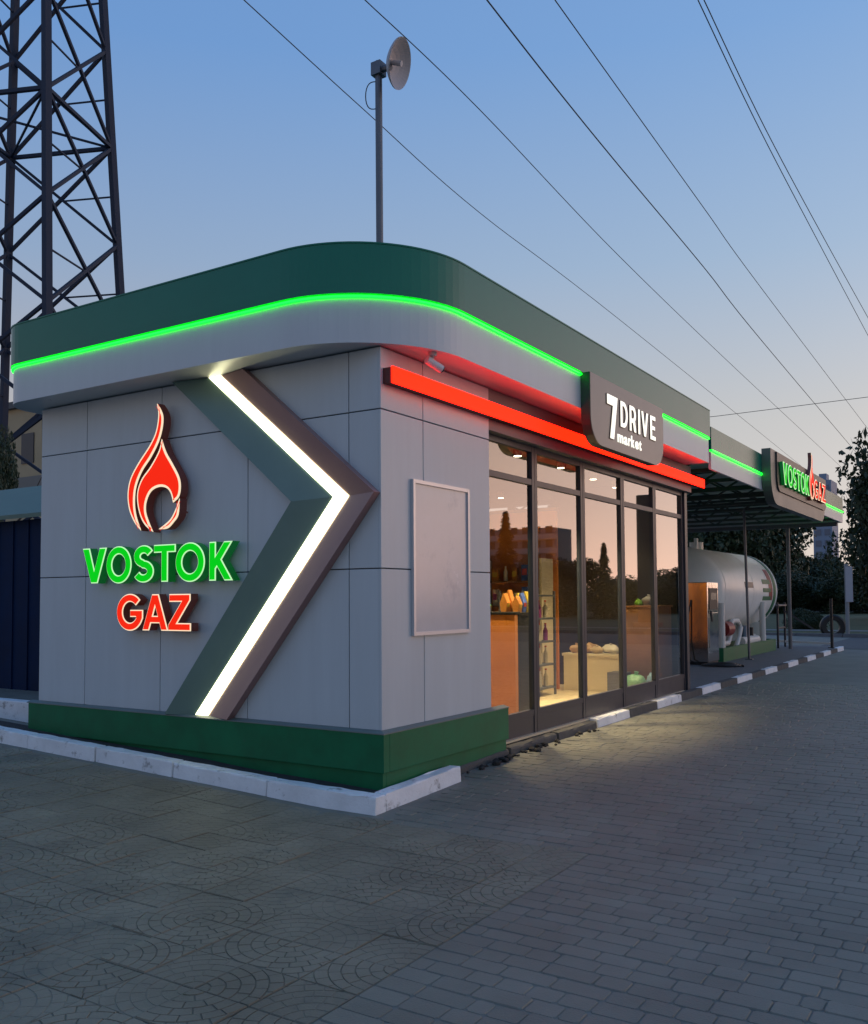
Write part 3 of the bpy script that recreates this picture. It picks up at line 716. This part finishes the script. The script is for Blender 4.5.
for k in range(5):
    for j in range(12):
        c=rg.randrange(7); h=rg.uniform(.16,.29); w=rg.uniform(.07,.115); x=-3.93+j*.172+(.03 if j>5 else 0); z=FL0+.146+k*.38
        o=thing('grocery_pack','%s grocery pack on the %s shelf of the stock rack, %s from the left'%(names[c],ORD[k],ORD[j]),'package',(x,6.80,z),'packs on the stock rack')
        if (j+k)%3==0:
            MB().lathe([(.001,0),(w*.42,0),(w*.42,h*.6),(w*.17,h*.82),(w*.17,h)],12).build('bottle_body',GM[c],o,smooth=40); MB().tube([(0,0,h),(0,0,h+.02)],w*.2,8).build('cap',GM[(c+2)%7],o)
        else:
            MB().box(-w/2,w/2,-.04,.04,0,h).build('carton',GM[c],o,bevel=.004); MB().box(-w*.4,w*.4,-.042,-.0405,h*.35,h*.75).build('print',GM[(c+3)%7],o)
# bread counter
box_thing('counter','cream low counter with bags on it behind the third window','counter',-1.7,-.8,7.1,7.6,FL0,.72,CREAM,.04,CREAM)
box_thing('tall_cabinet','brown wooden cabinet behind the third and fourth windows','cabinet',-.74,-.24,7.2,7.8,FL0,1.45,BROWN,.03,BROWN)
box_thing('bin','dark grey box standing before the cream counter','bin',-.86,-.6,6.75,7.03,FL0,.52,mat('grey_plastic',(.10,.10,.11),.5))
def bag(x,y,z,s,m,label):
    bm=bmesh.new(); bmesh.ops.create_icosphere(bm,subdivisions=3,radius=1)
    r=random.Random(label)
    ph=[r.uniform(0,6) for _ in range(6)]
    for v in bm.verts:
        a=math.atan2(v.co.y,v.co.x); k=1+.10*math.sin(3*a+ph[0])+.08*math.sin(5*v.co.z+ph[1])+.07*math.sin(8*a+5*v.co.z+ph[2])+.05*math.sin(13*a-9*v.co.z+ph[3])+r.uniform(-.03,.03)
        v.co=Vector((v.co.x*s[0]*k,v.co.y*s[1]*k,max(-.8,v.co.z)*s[2]*k))
    me=bpy.data.meshes.new('sack'); bm.to_mesh(me); bm.free(); me.materials.append(m)
    for p in me.polygons:p.use_smooth=True
    o=thing('bag',label,'bag',(x,y,z)); c=link('sack',me,o,loc=(0,0,.8*s[2])); MB().tube([(0,0,s[2]*1.6),(.01,0,s[2]*1.95)],[.02,.035],8).build('knot',m,o)
bag(-1.35,7.3,.762,(.14,.12,.075),mat('bag_brown',(.45,.28,.12),.5),'brown loaf bag on the cream counter')
bag(-1.02,7.32,.762,(.14,.12,.07),mat('bag_clear',(.6,.56,.45),.3),'clear wrapped loaf on the cream counter beside brown bag')
bag(-1.2,7.2,.762,(.10,.09,.06),mat('bag_tan',(.5,.38,.2),.4),'small tan bun bag at the front edge of the cream counter')
bag(-1.55,7.25,.762,(.09,.1,.07),mat('bag_brown',(.45,.28,.12),.5),'dark brown loaf at the left end of the cream counter')
bag(-.5,6.95,FL0,(.13,.15,.17),mat('bag_green',(.25,.5,.3),.4),'green carrier bag on floor behind the fourth window')
bag(-.3,7.05,FL0,(.09,.12,.16),mat('bag_blue',(.25,.42,.55),.4),'pale blue carrier bag on floor behind the fourth window')
bag(-.5,7.55,1.482,(.10,.11,.08),mat('bag_white',(.6,.6,.58),.4),'white bag on top of the brown cabinet')
bag(-.58,7.32,1.482,(.06,.06,.045),mat('bag_lime',(.2,.45,.05),.5),'lime green pack on top of the brown cabinet')
# ------------------------------------------------------------------ pump canopy
can=thing('pump_canopy','long canopy with white edge and green light over the gas tank','canopy',(0,0,0))
CY0,CY1,CX=8.2,20.6,.30
MB().box(CX-.05,CX,CY0,CY1,3.85,4.2).build('upper_fascia_band',GREEN,can)
MB().box(CX-.05,CX-.01,CY0,CY1,3.55,3.82).build('lower_fascia_band',BANDW,can)
for a,b in ((CY0,11.5),(16.9,CY1)): MB().box(CX-.03,CX+.012,a,b,3.822,3.846).build('led_strip',LEDG,can)
MB().box(-6.2,CX-.051,CY1-.05,CY1,3.55,4.2).build('end_fascia',BANDW,can)
MB().box(-6.2,CX-.052,CY0,CY1-.051,4.05,4.10).build('deck',CANG,can)
for k in range(9):
    y=CY0+.6+k*1.42; mb=MB()
    mb.bar((-6.1,y,3.98),(.22,y,3.98),.06).bar((-6.1,y,3.62),(.22,y,3.62),.06)
    n=10
    for i in range(n):
        a=-6.1+6.3*i/n; b=-6.1+6.3*(i+1)/n
        mb.bar((a,y,3.62 if i%2 else 3.98),(b,y,3.98 if i%2 else 3.62),.035)
    mb.build('truss',TRUSS,can)
for x in (-5.8,-3.9,-2,-.4): MB().bar((x,CY0+.1,4.03),(x,CY1-.1,4.03),.05,.03).build('purlin',TRUSS,can)
MB().bar((-5.9,CY1-.3,3.50),(.2,CY1-.3,3.50),.1,.1).build('end_beam',GALV,can)
for x,y in ((-5.9,9.2),(-5.9,CY1-.3),(-1.05,CY1-.3),(-5.9,14.5)):
    MB().tube([(x,y,.17),(x,y,3.5 if y>20 else 3.62)],.05,12).build('post',GALV,can,smooth=40)
# canopy sign
cs=thing('canopy_sign','dark board with lit VOSTOK flame GAZ lettering on the canopy edge','sign',(0,0,0))
po=rr(11.45,16.95,3.30,4.30,.5)
MB().prism(po,lambda a,b:(CX+.002,a,b),lambda a,b:(CX+.16,a,b)).build('casing',mat('sign_casing',(.10,.115,.105),.4,0,.05,2),cs)
pi_=rr(11.85,16.93,3.56,4.28,.25)
MB().prism(pi_,lambda a,b:(CX+.1605,a,b),lambda a,b:(CX+.19,a,b)).build('panel',mat('sign_panel_dark',(.03,.032,.032),.4),cs)
MC=SIDE(CX+.26)
cx=12.0
for ch,w in zip('VOSTOK',(.42,.48,.36,.38,.48,.42)):
    letter('letter',place(ch,cx,cx+w-.06,3.70,4.10),cs,MC,.06,LETG,LSIDEG,LETRIMG,.02); cx+=w
cx+=.52
for ch,w in zip('GAZ',(.48,.46,.44)):
    letter('letter',place(ch,cx,cx+w-.06,3.70,4.10),cs,MC,.06,LETR,LSIDE,LETRIM,.02); cx+=w
for c in FL: letter('flame',[[(14.80+(x+2.48)*.66,3.66+(z-2.23)*.80) for x,z in c]],cs,MC,.07,LETR,LSIDE,LETRIM,.02)
# ------------------------------------------------------------------ gas tank and pump
tk=thing('gas_tank','white horizontal gas tank with green stripes under the canopy','tank',(-2.3,17.5,.185))
TR,TZ=1.0,1.56; Ry=Matrix.Translation((0,0,TZ))@Matrix.Rotation(R(-90),4,'X')
prof=[(.001,-3.2)]+[(TR*math.sin(R(a)),-2.6-.6*math.cos(R(a))) for a in (10,25,40,55,70,80)]+[(TR,-2.6),(TR,0),(TR,2.5)]+[(TR*math.sin(R(a)),2.5+.6*math.cos(R(a))) for a in (80,70,55,40,25,10)]+[(.001,3.1)]
MB().lathe(prof,64,Ry).build('shell',TANKW,tk,smooth=True)
for yv in (-2.6,-.05,2.5): MB().lathe([(TR+.002,yv-.02),(TR+.007,yv-.012),(TR+.007,yv+.012),(TR+.002,yv+.02)],64,Ry).build('weld_seam',TANKW,tk,smooth=True)
MB().lathe([(TR+.003,2.05),(TR+.009,2.06),(TR+.009,2.34),(TR+.003,2.35)],64,Ry).build('green_hoop',SKIDG,tk,smooth=True)
def patch(name,y0,y1,a0,a1,m):
    mb=MB(); n=8; vs=[]
    for i in range(n+1):
        a=R(a0+(a1-a0)*i/n)
        for y in (y0,y1): vs.append(((TR+.006)*math.cos(a),y,TZ+(TR+.006)*math.sin(a)))
    mb.add(vs,[(2*i,2*i+1,2*i+3,2*i+2) for i in range(n)]); o=mb.build(name,m,tk)
    md=o.modifiers.new('thickness','SOLIDIFY'); md.thickness=.004
for k,(a0,a1) in enumerate(((10,17),(-2,4),(-14,-8))): patch('stripe',.9,1.75,a0,a1,SKIDG)
patch('red_emblem',1.55,1.95,-14,34,REDP)
patch('notice_plate',-.9,-.1,4,12,FRAME)
for y in (-1.9,1.8):
    mb=MB().box(-.75,.75,y-.1,y+.1,0,.75); mb.build('saddle',TANKW,tk)
MB().tube([(0,-1.4,TZ+TR-.02),(0,-1.4,TZ+TR+.16)],.16,20).build('manhole',TANKW,tk,smooth=40)
MB().tube([(.2,-2.1,TZ+TR-.06),(.2,-2.1,TZ+TR+.22)],.05,10).build('valve',TANKW,tk,smooth=40)
skid=thing('pump_skid','green steel skid with white pipework and red motor beside the tank','pump',(-1.6,17.0,.185))
mb=MB().box(-.35,.35,-2.6,-2.5,0,.3).box(-.35,.35,2.4,2.5,0,.3).box(.28,.35,-2.5,2.4,0,.3).box(-.35,-.28,-2.5,2.4,0,.3).box(-.28,.28,-2.5,2.4,.1,.13)
mb.build('base_frame',SKIDG,skid)
for y in (-2.45,1.35): MB().tube([(.28,y,.3),(.28,y,1.28)],.075,12).build('bollard',PIPEW,skid,smooth=40)
MB().tube([(.1,-1.9,.35),(.1,-1.3,.35),(.1,-1.1,.5),(.1,-1.1,.7),(.1,-.9,.84),(.1,-.4,.84),(.1,-.2,.7),(.1,-.2,.45),(.1,.2,.42),(.1,1.2,.42)],.06,10).build('pipe',PIPEW,skid,smooth=60)
MB().tube([(.2,-1.6,.2),(.2,-1.0,.22),(.2,-.7,.45),(.2,-.5,.7)],.055,10).build('pipe',PIPEW,skid,smooth=60)
MB().tube([(.22,-.6,.35),(.22,.9,.35)],.11,14).build('pump_body',PIPEW,skid,smooth=60)
MB().tube([(.1,-1.75,.68),(.1,-1.25,.68)],.17,16).build('motor',REDP,skid,smooth=40)
MB().tube([(.2,-.2,.45),(.2,-.2,.72)],.07,10).build('valve',mat('valve_blue',(.1,.16,.22),.4),skid,smooth=40)
MB().tube([(.2,.5,.45),(.2,.5,.66)],.05,10).build('valve',BLACK,skid,smooth=40)
ds=thing('gas_dispenser','stainless steel gas dispenser reflecting warm light by the tank','dispenser',(-1.5,13.7,.185))
MB().box(-.24,.24,-.4,.4,.06,1.72).build('cabinet',STAIN,ds,bevel=.012)
MB().box(-.22,.22,-.38,.38,0,.06).build('foot',BLACK,ds)
MB().box(.2405,.252,-.3,.3,1.15,1.6).build('display',BLACK,ds)
MB().box(.2405,.255,-.33,.33,.35,1.08).build('door',STAIN,ds,bevel=.004)
MB().box(.252,.256,-.2,.2,1.35,1.5).build('readout',mat('readout',(.1,.12,.1),.2),ds)
MB().tube([(.27,-.28,1.12),(.30,-.30,.9)],.022,8).build('nozzle',BLACK,ds)
MB().tube([(-.1,-.42,1.35),(-.14,-.52,1.0),(-.16,-.56,.5),(-.1,-.55,.1),(.05,-.52,.03)],.016,8).build('hose',BLACK,ds,smooth=60)
hc=thing('hose_coil','black hose lying coiled on the walkway by the dispenser','hose',(-.95,13.15,.185))
pts=[(.42*math.cos(t)*(1-.02*t),.34*math.sin(t)*(1-.02*t),.02+.012*(t/6.28)) for t in [i*.3 for i in range(64)]]
MB().tube(pts,.02,8).build('hose',BLACK,hc,smooth=60)
vp=at(744,512,1,15.5); vb=at(749,640,1,15.5)
vpo=thing('vent_pipe','thin grey pipe rising in front of the tank to the canopy','pipe',(vb.x,15.5,.185))
MB().tube([(0,0,0),(vp.x-vb.x,0,3.4)],.03,8).build('pipe',GALV,vpo,smooth=40)
MB().box(-.08,.08,-.08,.08,0,.02).build('base_plate',GALV,vpo)
pf=thing('steel_platform','black steel step platform with rail at the far tank end','platform',(-1.75,20.9,.185))
for x in (-.35,.35):
    for y in (-.45,.45): MB().bar((x,y,0),(x,y,1.9 if x<0 else 1.25),.05).build('leg',FRAME,pf)
MB().box(-.4,.4,-.5,.5,1.15,1.19).build('deck',GALV,pf)
MB().bar((.35,-.45,.55),(.35,.45,.55),.04).build('rail',FRAME,pf); MB().bar((-.35,-.45,1.85),(-.35,.45,1.85),.04).build('rail',FRAME,pf)
MB().bar((.4,.3,1.0),(1.1,.5,.5),.05).build('brace',FRAME,pf)
bp_=thing('barrier_post','thin black barrier post with white bar at the kerb end','barrier',(-.15,21.2,.185))
MB().tube([(0,0,0),(0,0,1.35)],.04,10).build('post',BLACK,bp_); MB().bar((-.05,0,.12),(-1.6,.2,.16),.06).build('bar',PIPEW,bp_); MB().box(-.09,.09,-.09,.09,0,.02).build('foot',BLACK,bp_)
# ------------------------------------------------------------------ lattice tower
tw_c=at(25,300,1,17.0); tb=Vector((tw_c.x,17.0,zg(tw_c.x,17)))
dist=(Vector((tb.x,tb.y,0))-Vector((CAM.x,CAM.y,0))).length
tower=thing('lattice_tower','tall dark steel lattice tower behind the shop at left','tower',tb)
view=math.atan2(tb.y-CAM.y,tb.x-CAM.x)
dpt=-(CROT.transposed()@(tb-CAM)).z; pxm=F/dpt
def half(z): 
    # half diagonal: 88 px seen at image y=300, 79 px at y=0
    z300=(600-300)/pxm+1.6; z0=600/pxm+1.6
    d=97/pxm+(77-97)/pxm*(z-z300)/(z0-z300); return max(d,.4)
# corner angles seen from the camera: right, near, left, far (turned a little)
angs=[view-math.pi/2+R(11)+k*math.pi/2 for k in range(4)]
def corner(k,z): a=angs[k%4]; h=half(z); return Vector((h*math.cos(a),h*math.sin(a),z))
ph=105/pxm
znode=[(600-222)/pxm+1.6+ph*(i-4) for i in range(12)]
zb=min(z for z in znode if z>0)
lev=[0]+[z for z in znode if z>.6]
for k in range(4):
    mb=MB()
    for a,b in zip(lev[:-1],lev[1:]): mb.bar(corner(k,a),corner(k,b),.28,.28)
    mb.build('leg',STEEL,tower)
for k in range(4):
    for a,b in zip(lev[:-1],lev[1:]):
        A0,B0,A1,B1=corner(k,a),corner(k+1,a),corner(k,b),corner(k+1,b)
        mb=MB().bar(A0,B1,.13).bar(B0,A1,.13)
        # secondary bracing from mid height of the leg to the diagonals
        mA=(A0+A1)/2; mB=(B0+B1)/2
        mb.bar(mA,A0.lerp(B1,.5),.06)
        mb.build('cross_brace',STEEL,tower)
    zh=lev[-1]
zh=min(lev,key=lambda z:abs(z-((600-115)/pxm+1.6)))
for k in range(4): MB().bar(corner(k,zh),corner(k+1,zh),.15).build('belt',STEEL,tower)
MB().bar(corner(0,zh),corner(2,zh),.08).bar(corner(1,zh),corner(3,zh+.01),.08).build('belt',STEEL,tower)
# ------------------------------------------------------------------ overhead wires
wires=[('lowest wire crossing behind the dish pole',[(244,0),(362,108),(480,213),(620,320),(790,457)]),
('wire second from left over the shop roof',[(365,0),(480,110),(620,257),(735,368),(825,452)]),
('heavier wire third from left in the sky',[(487,0),(555,87),(620,167),(706,270),(762,341),(860,457)]),
('wire fourth from left in the sky',[(555,0),(620,91),(706,211),(762,289),(868,429)]),
('left one of the paired wires at upper right',[(698,0),(760,130),(820,245),(872,343)]),
('right one of the paired wires at upper right',[(704,0),(766,130),(826,242),(876,332)])]
def catmull(P,n=8):
    out=[]
    for i in range(len(P)-1):
        p0=P[max(0,i-1)];p1=P[i];p2=P[i+1];p3=P[min(len(P)-1,i+2)]
        for k in range(n):
            t=k/n; out.append(.5*((2*p1)+(p2-p0)*t+(2*p0-5*p1+4*p2-p3)*t*t+(3*p1-p0-3*p2+p3)*t**3))
    out.append(P[-1]); return out
for i,(lab,px) in enumerate(wires):
    P=[at(x,y,2,10.0) for x,y in px]
    a=P[0]+(P[0]-P[1])*3; b=P[-1]+(P[-1]-P[-2])*1.5
    P=[a]+catmull(P)+[b]
    MB().tube(P,(.011 if i==2 else .008),6).build('overhead_wire',WIREM,label=lab,cat='wire',group='overhead wires')
P=[at(640,424,1,60),at(718,416,1,60),at(868,397,1,60),at(1100,372,1,60)]
MB().tube(P,.02,6).build('overhead_wire',WIREM,label='thin far wire crossing the others above the canopy',cat='wire',group='overhead wires')
# ------------------------------------------------------------------ left background
YK=2.2; kx=at(20,690,2,.3).x
ko=thing('blue_kiosk','dark blue metal kiosk with pale green sloping roof behind the shop','kiosk',(kx,YK+1,.2))
BLUE=mat('blue_sheet',(.002,.014,.05),.7,0,.25,2,.1,4,spec=.15)
kz=[at(20,y,1,YK).z for y in (514,489)]
MB().box(-6,2.2,-1,1.6,0,at(20,514,1,YK-.15).z-.27).build('wall',BLUE,ko)
for i in range(22): MB().box(-5.95+i*.37,-5.92+i*.37,-1.02,-1,.05,at(20,514,1,YK-.15).z-.28).build('rib',BLUE,ko)
mb=MB(); zz=at(20,514,1,YK-.15).z-ko.location.z; zr=at(20,488,1,YK+2.7).z-ko.location.z
mb.add([(-6.2,-1.15,zz),(2.35,-1.15,zz),(2.35,1.7,zr),(-6.2,1.7,zr),(-6.2,-1.15,zz-.06),(2.35,-1.15,zz-.06),(2.35,1.7,zr-.06),(-6.2,1.7,zr-.06)],[(0,1,2,3),(7,6,5,4),(0,4,5,1),(1,5,6,2),(2,6,7,3),(3,7,4,0)])
mb.build('roof',mat('pale_green_roof',(.11,.17,.13),.6,0,.15,2),ko)
bb=thing('beige_house','beige house wall glimpsed between tower and shop at left','building',(at(10,600,1,27).x,27,0))
MB().box(-12,7,0,8,0,13.2).build('wall',mat('beige_render',(.42,.33,.20),.8,0,.12,.6),bb)
MB().box(-12.3,7.3,-.3,8.3,13.2,13.6).build('roof',mat('roof_grey',(.1,.1,.1),.8),bb)
MB().box(-12.1,7.1,-.05,-.001,8.2,9.0).build('ledge',mat('ledge_grey',(.2,.19,.17),.8),bb)
for x in (-6,-2.5,1,4.5): MB().box(x,x+1.2,-.06,-.002,9.8,11.6).build('window',FRAME,bb)
# ------------------------------------------------------------------ trees
LEAF=mat('leaf_dark',(.030,.050,.022),.6,0,.35,.8)
LEAF2=mat('leaf_mid',(.038,.06,.026),.6,0,.35,.8)
NEEDLE=mat('needle_dark',(.018,.034,.022),.7,0,.3,1)
BARK=mat('bark',(.05,.04,.03),.9,0,.3,6,.5,20)
def crown_mesh(seed,w,h,n,ls,m,blobs=14):
    r=random.Random(seed); vs=[];fs=[]
    bl=[]
    for i in range(blobs):
        a=r.uniform(0,6.283); rr_=math.sqrt(r.random())*.62; z=r.uniform(.12,.88)
        k=math.sin(math.pi*(.15+.8*z))
        bl.append((Vector((math.cos(a)*rr_*w*k,math.sin(a)*rr_*w*k,z*h)),r.uniform(.24,.42)*w))
    for i in range(n):
        c,rad=bl[r.randrange(blobs)]
        d=Vector((r.gauss(0,1),r.gauss(0,1),r.gauss(0,1))).normalized()*rad*(r.random()**.35)
        d.z*=.75; p=c+d
        u=Vector((r.gauss(0,1),r.gauss(0,1),r.gauss(0,.7))).normalized(); v=u.cross(Vector((r.gauss(0,1),r.gauss(0,1),r.gauss(0,1)))).normalized()
        s=ls*r.uniform(.6,1.4); k=len(vs)
        vs+=[p-u*s,p+v*s*.5,p+u*s,p-v*s*.5]; fs.append((k,k+1,k+2,k+3))
    me=bpy.data.meshes.new('crown'); me.from_pydata([tuple(q) for q in vs],[],fs); me.materials.append(m); return me
def trunk_mb(h,r0,seed):
    r=random.Random(seed); mb=MB()
    P=[Vector((r.uniform(-.1,.1)*i*.4,r.uniform(-.1,.1)*i*.4,h*i/5)) for i in range(6)]
    mb.tube(P,[r0*(1.25-.19*i) for i in range(6)],9)
    for i in range(6):
        b=P[2+i%4]; a=r.uniform(0,6.28); L=h*r.uniform(.3,.5)
        mb.tube([b,b+Vector((math.cos(a)*L*.5,math.sin(a)*L*.5,L*.45)),b+Vector((math.cos(a)*L*.8,math.sin(a)*L*.8,L))],[r0*.5,r0*.3,r0*.1],6)
    return mb
CR=[crown_mesh(1,1,1.3,15000,.030,LEAF,20),crown_mesh(2,1,1.2,15000,.030,LEAF2,26),crown_mesh(3,1,1.1,12000,.032,LEAF,15)]
def tree(x,y,w,h,base,k,label,group=None,name='tree'):
    z=zg(x,y) if abs(x)<60 else .1
    o=thing(name,label,'tree',(x,y,z),group)
    c=link('crown',CR[k],o,loc=(0,0,base),rz=x*1.7); s=(h-base); c.scale=(w,w,s/1.15)
    trunk_mb(h*.72,.05*w+.06,k+int(x*10)).build('trunk',BARK,o,smooth=60)
def bush(x,y,w,h,k,label,group=None):
    o=thing('shrub',label,'shrub',(x,y,.1),group); c=link('foliage',CR[k],o,loc=(0,0,-.1)); c.scale=(w,w*.7,h/1.15); c.rotation_euler=(0,0,x)
    MB().tube([(0,0,0),(.05,0,h*.5)],[.06,.02],6).build('stem',BARK,o)
def spot(px,Y): p=at(px,600,1,Y); return p.x
tree(spot(922,45),45,5.0,10.6,.9,0,'big dark leafy tree at the right edge beyond the canopy')
tree(spot(886,54),54,3.6,7.6,.6,1,'dark bushy tree just behind the big right edge tree')
tree(spot(772,84),84,5.4,10.2,.6,0,'dark round tree behind the gas tank end')
tree(spot(738,80),80,6.5,11.5,.6,1,'dark tree behind the gas tank middle')
tree(spot(700,84),84,6.5,11.0,.6,2,'dark tree behind the tank beside the shop corner post')
tree(spot(806,96),96,4.6,5.4,.3,2,'low dark tree beside the far blue tower block')
tree(spot(826,100),100,4.6,5.6,.3,1,'low dark tree under the far blue tower block')
tree(at(-12,600,1,12).x,12,1.1,7.4,3.0,2,'leafy tree behind the blue kiosk at far left')
for i,(px,Y,w,h) in enumerate([(786,70,4.2,3.2),(812,72,4.2,3.0),(838,70,4.0,3.3),(862,71,4.2,3.1),(764,71,4.2,3.2),(738,72,4.2,3.4)]):
    bush(spot(px,Y),Y,w,h,i%3,'clipped dark shrub in the far hedge, %s from the right'%['fourth','third','second','first','fifth','sixth'][i],'hedge shrubs beyond the road')
bush(spot(803,36),36,1.3,1.0,1,'small round dark shrub on the far grass verge')
# grass verge, far kerb, road
mb=MB(); mb.add([(-60,30.2,.18),(80,30.2,.18),(80,120,.35),(-60,120,.35)],[(0,1,2,3)])
GR=mat('dry_grass',(.075,.085,.035),.95,0,.35,1.2,.8,30)
mb.build('grass_verge',GR,kind='structure')
fk=thing('far_kerb','pale concrete kerb on the far side of the road','kerb',(0,0,0))
for i in range(26): MB().box(-22+i*1.6,-22+i*1.6+1.58,30.0,30.18,.0,.24).build('kerb_stone',CONC,fk,bevel=.01)
mb=MB(); mb.add([(-60,22.4,.108),(80,22.4,.108),(80,29.9,.108),(-60,29.9,.108)],[(0,1,2,3)])
mb.build('road',mat('asphalt',(.085,.085,.085),.75,0,.25,1.5,.4,80),kind='structure')
ps=thing('footpath','pale path across the grass','footpath') if False else None
mb=MB(); mb.add([(-60,33.8,.20),(80,33.8,.20),(80,35.0,.206),(-60,35.0,.206)],[(0,1,2,3)]); mb.build('path',mat('path_concrete',(.2,.195,.18),.85,0,.2,2),kind='structure')
# tyre ring and sign post on verge
tp=at(833,628,2,.2)
tx,ty=spot(832,31.2),31.2
ty_o=thing('half_buried_tyre','black old tyre standing on the verge below the sign post','tyre',(tx,ty,.18))
Mt=Matrix.Translation((0,0,.28))@Matrix.Rotation(R(90),4,'X')@Matrix.Rotation(R(20),4,'Y')
prof=[(.24,-.1),(.24,-.12),(.4,-.13),(.45,-.09),(.45,.09),(.4,.13),(.24,.12),(.24,-.1)]
MB().lathe(prof,28,Mt).build('tread',BLACK,ty_o,smooth=50)
px_=spot(847,30.8)
sp=thing('sign_post','pale concrete post with narrow plate on the far verge at right','post',(px_,30.8,.18))
MB().tube([(0,0,0),(0,0,2.6)],.07,10).build('post',mat('post_concrete',(.25,.25,.25),.8),sp,smooth=40)
MB().box(-.02,.22,-.1,-.08,1.2,2.5).build('plate',DISHM,sp)
# low far wall and tower block
fw=thing('far_low_wall','low grey wall in the park beyond the hedge','wall',(spot(800,78),78,.25))
MB().box(-14,14,0,.3,0,1.9).build('wall',mat('far_wall',(.16,.15,.14),.9,0,.2,1),fw); MB().box(-14.1,14.1,-.05,.35,1.9,2.0).build('coping',CONC,fw)
bx0,bx1=spot(815,260),spot(834,260)
tbk=thing('tower_block','far blue grey high rise block between canopy and right tree','building',((bx0+bx1)/2,260,.1))
w2=(bx1-bx0)/2; hh=at(820,510,1,260).z+8
FARB=mat('far_block',(.20,.25,.33),.7,0,.08,.2)
MB().box(-w2,w2,0,10,0,hh).build('wall',FARB,tbk)
for i in range(9):
    for j in range(2): MB().box(-w2+w2*(.25+.95*j),-w2+w2*(.85+.95*j),-.15,-.01,6+i*3,7.6+i*3).build('window',mat('far_window',(.10,.13,.18),.3),tbk)
MB().box(-w2*.4,w2*.4,2,6,hh,hh+2).build('roof_hut',FARB,tbk)
# ------------------------------------------------------------------ across the forecourt (seen mirrored in the glazing)
VC=Vector((-.26-CAM.x,CAM.y,0))
def mir(px,d):
    a=R(32.5)-math.atan((px-434)/F); return VC.x+math.sin(a)*d,VC.y+math.cos(a)*d
def spruce(px,d,h,label):
    x,y=mir(px,d); o=thing('spruce_tree',label,'tree',(x,y,.1),'spruces across the forecourt')
    r=random.Random(px); vs=[];fs=[]
    for i in range(3600):
        z=r.random()**1.2; rad=h*.24*(1-z)*(.75+.25*math.sin(z*42))*(r.random()**.4)+.03; a=r.uniform(0,6.28)
        p=Vector((math.cos(a)*rad,math.sin(a)*rad,h*(.06+.94*z)-rad*.25)); u=Vector((math.cos(a),math.sin(a),-.35+r.uniform(-.3,.3))).normalized(); v=u.cross(Vector((r.gauss(0,.4),r.gauss(0,.4),1))).normalized()
        s=h*.03; k=len(vs); vs+=[p-u*s,p+v*s*.35,p+u*s,p-v*s*.35]; fs.append((k,k+1,k+2,k+3))
    me=bpy.data.meshes.new('crown'); me.from_pydata([tuple(q) for q in vs],[],fs); me.materials.append(NEEDLE); link('crown',me,o)
    MB().tube([(0,0,0),(0,0,h*.95)],[h*.025,.01],8).build('trunk',BARK,o)
spruce(506,48,6.0,'tall dark spruce mirrored in the first window')
spruce(604,60,5.0,'small dark spruce mirrored in the third window')
for i,(px,d,w,h) in enumerate([(490,75,4,5.4),(535,70,3.6,5.8),(555,66,4,5.6),(578,72,4,5.2),(618,80,4,4.2),(640,84,4,4.0),(672,78,4.4,4.6),(700,80,4,4.2),(520,80,4,5)]):
    x,y=mir(px,d); tree(x,y,w,h*.74,.2,i%3,'dark tree across the forecourt mirrored in the glass, %s from left'%['first','third','fourth','fifth','sixth','seventh','eighth','ninth','second'][i],'trees across the forecourt')
x,y=mir(528,190); ab=thing('apartment_block','pale apartment block across the forecourt mirrored in the first windows','building',(x,y,.1))
AB=mat('apartment_wall',(.35,.30,.27),.8)
MB().box(-8,8,-4,4,0,15.5).build('wall',AB,ab)
for i in range(5): MB().box(-8.6,8.6,-4.7,-4.02,2+i*2.8,3+i*2.8).build('balcony',mat('balcony_pale',(.5,.46,.42),.7),ab)
for i in range(5):
    for j in range(6): MB().box(-7.5+j*2.6,-6+j*2.6,-4.06,-4.01,3.2+i*2.8,4.6+i*2.8).build('window',FRAME,ab)
x,y=mir(647,45); pt=thing('price_pylon','tall dark pylon across the forecourt mirrored in the fourth window','pylon',(x,y,.1))
MB().box(-.42,.42,-.2,.2,.3,6.4).build('slab',FRAME,pt,bevel=.03); MB().box(-.6,.6,-.4,.4,0,.3).build('base',CONC,pt)
x,y=mir(688,85); pv=thing('pavilion','low pavilion with pale roof across the forecourt mirrored in last window','building',(x,y,.1))
MB().box(-2.6,2.6,-2,2,0,3.0).build('wall',mat('pavilion_green',(.08,.14,.12),.6),pv); MB().box(-2.9,2.9,-2.4,2.4,3.0,3.3).build('roof',DISHM,pv)
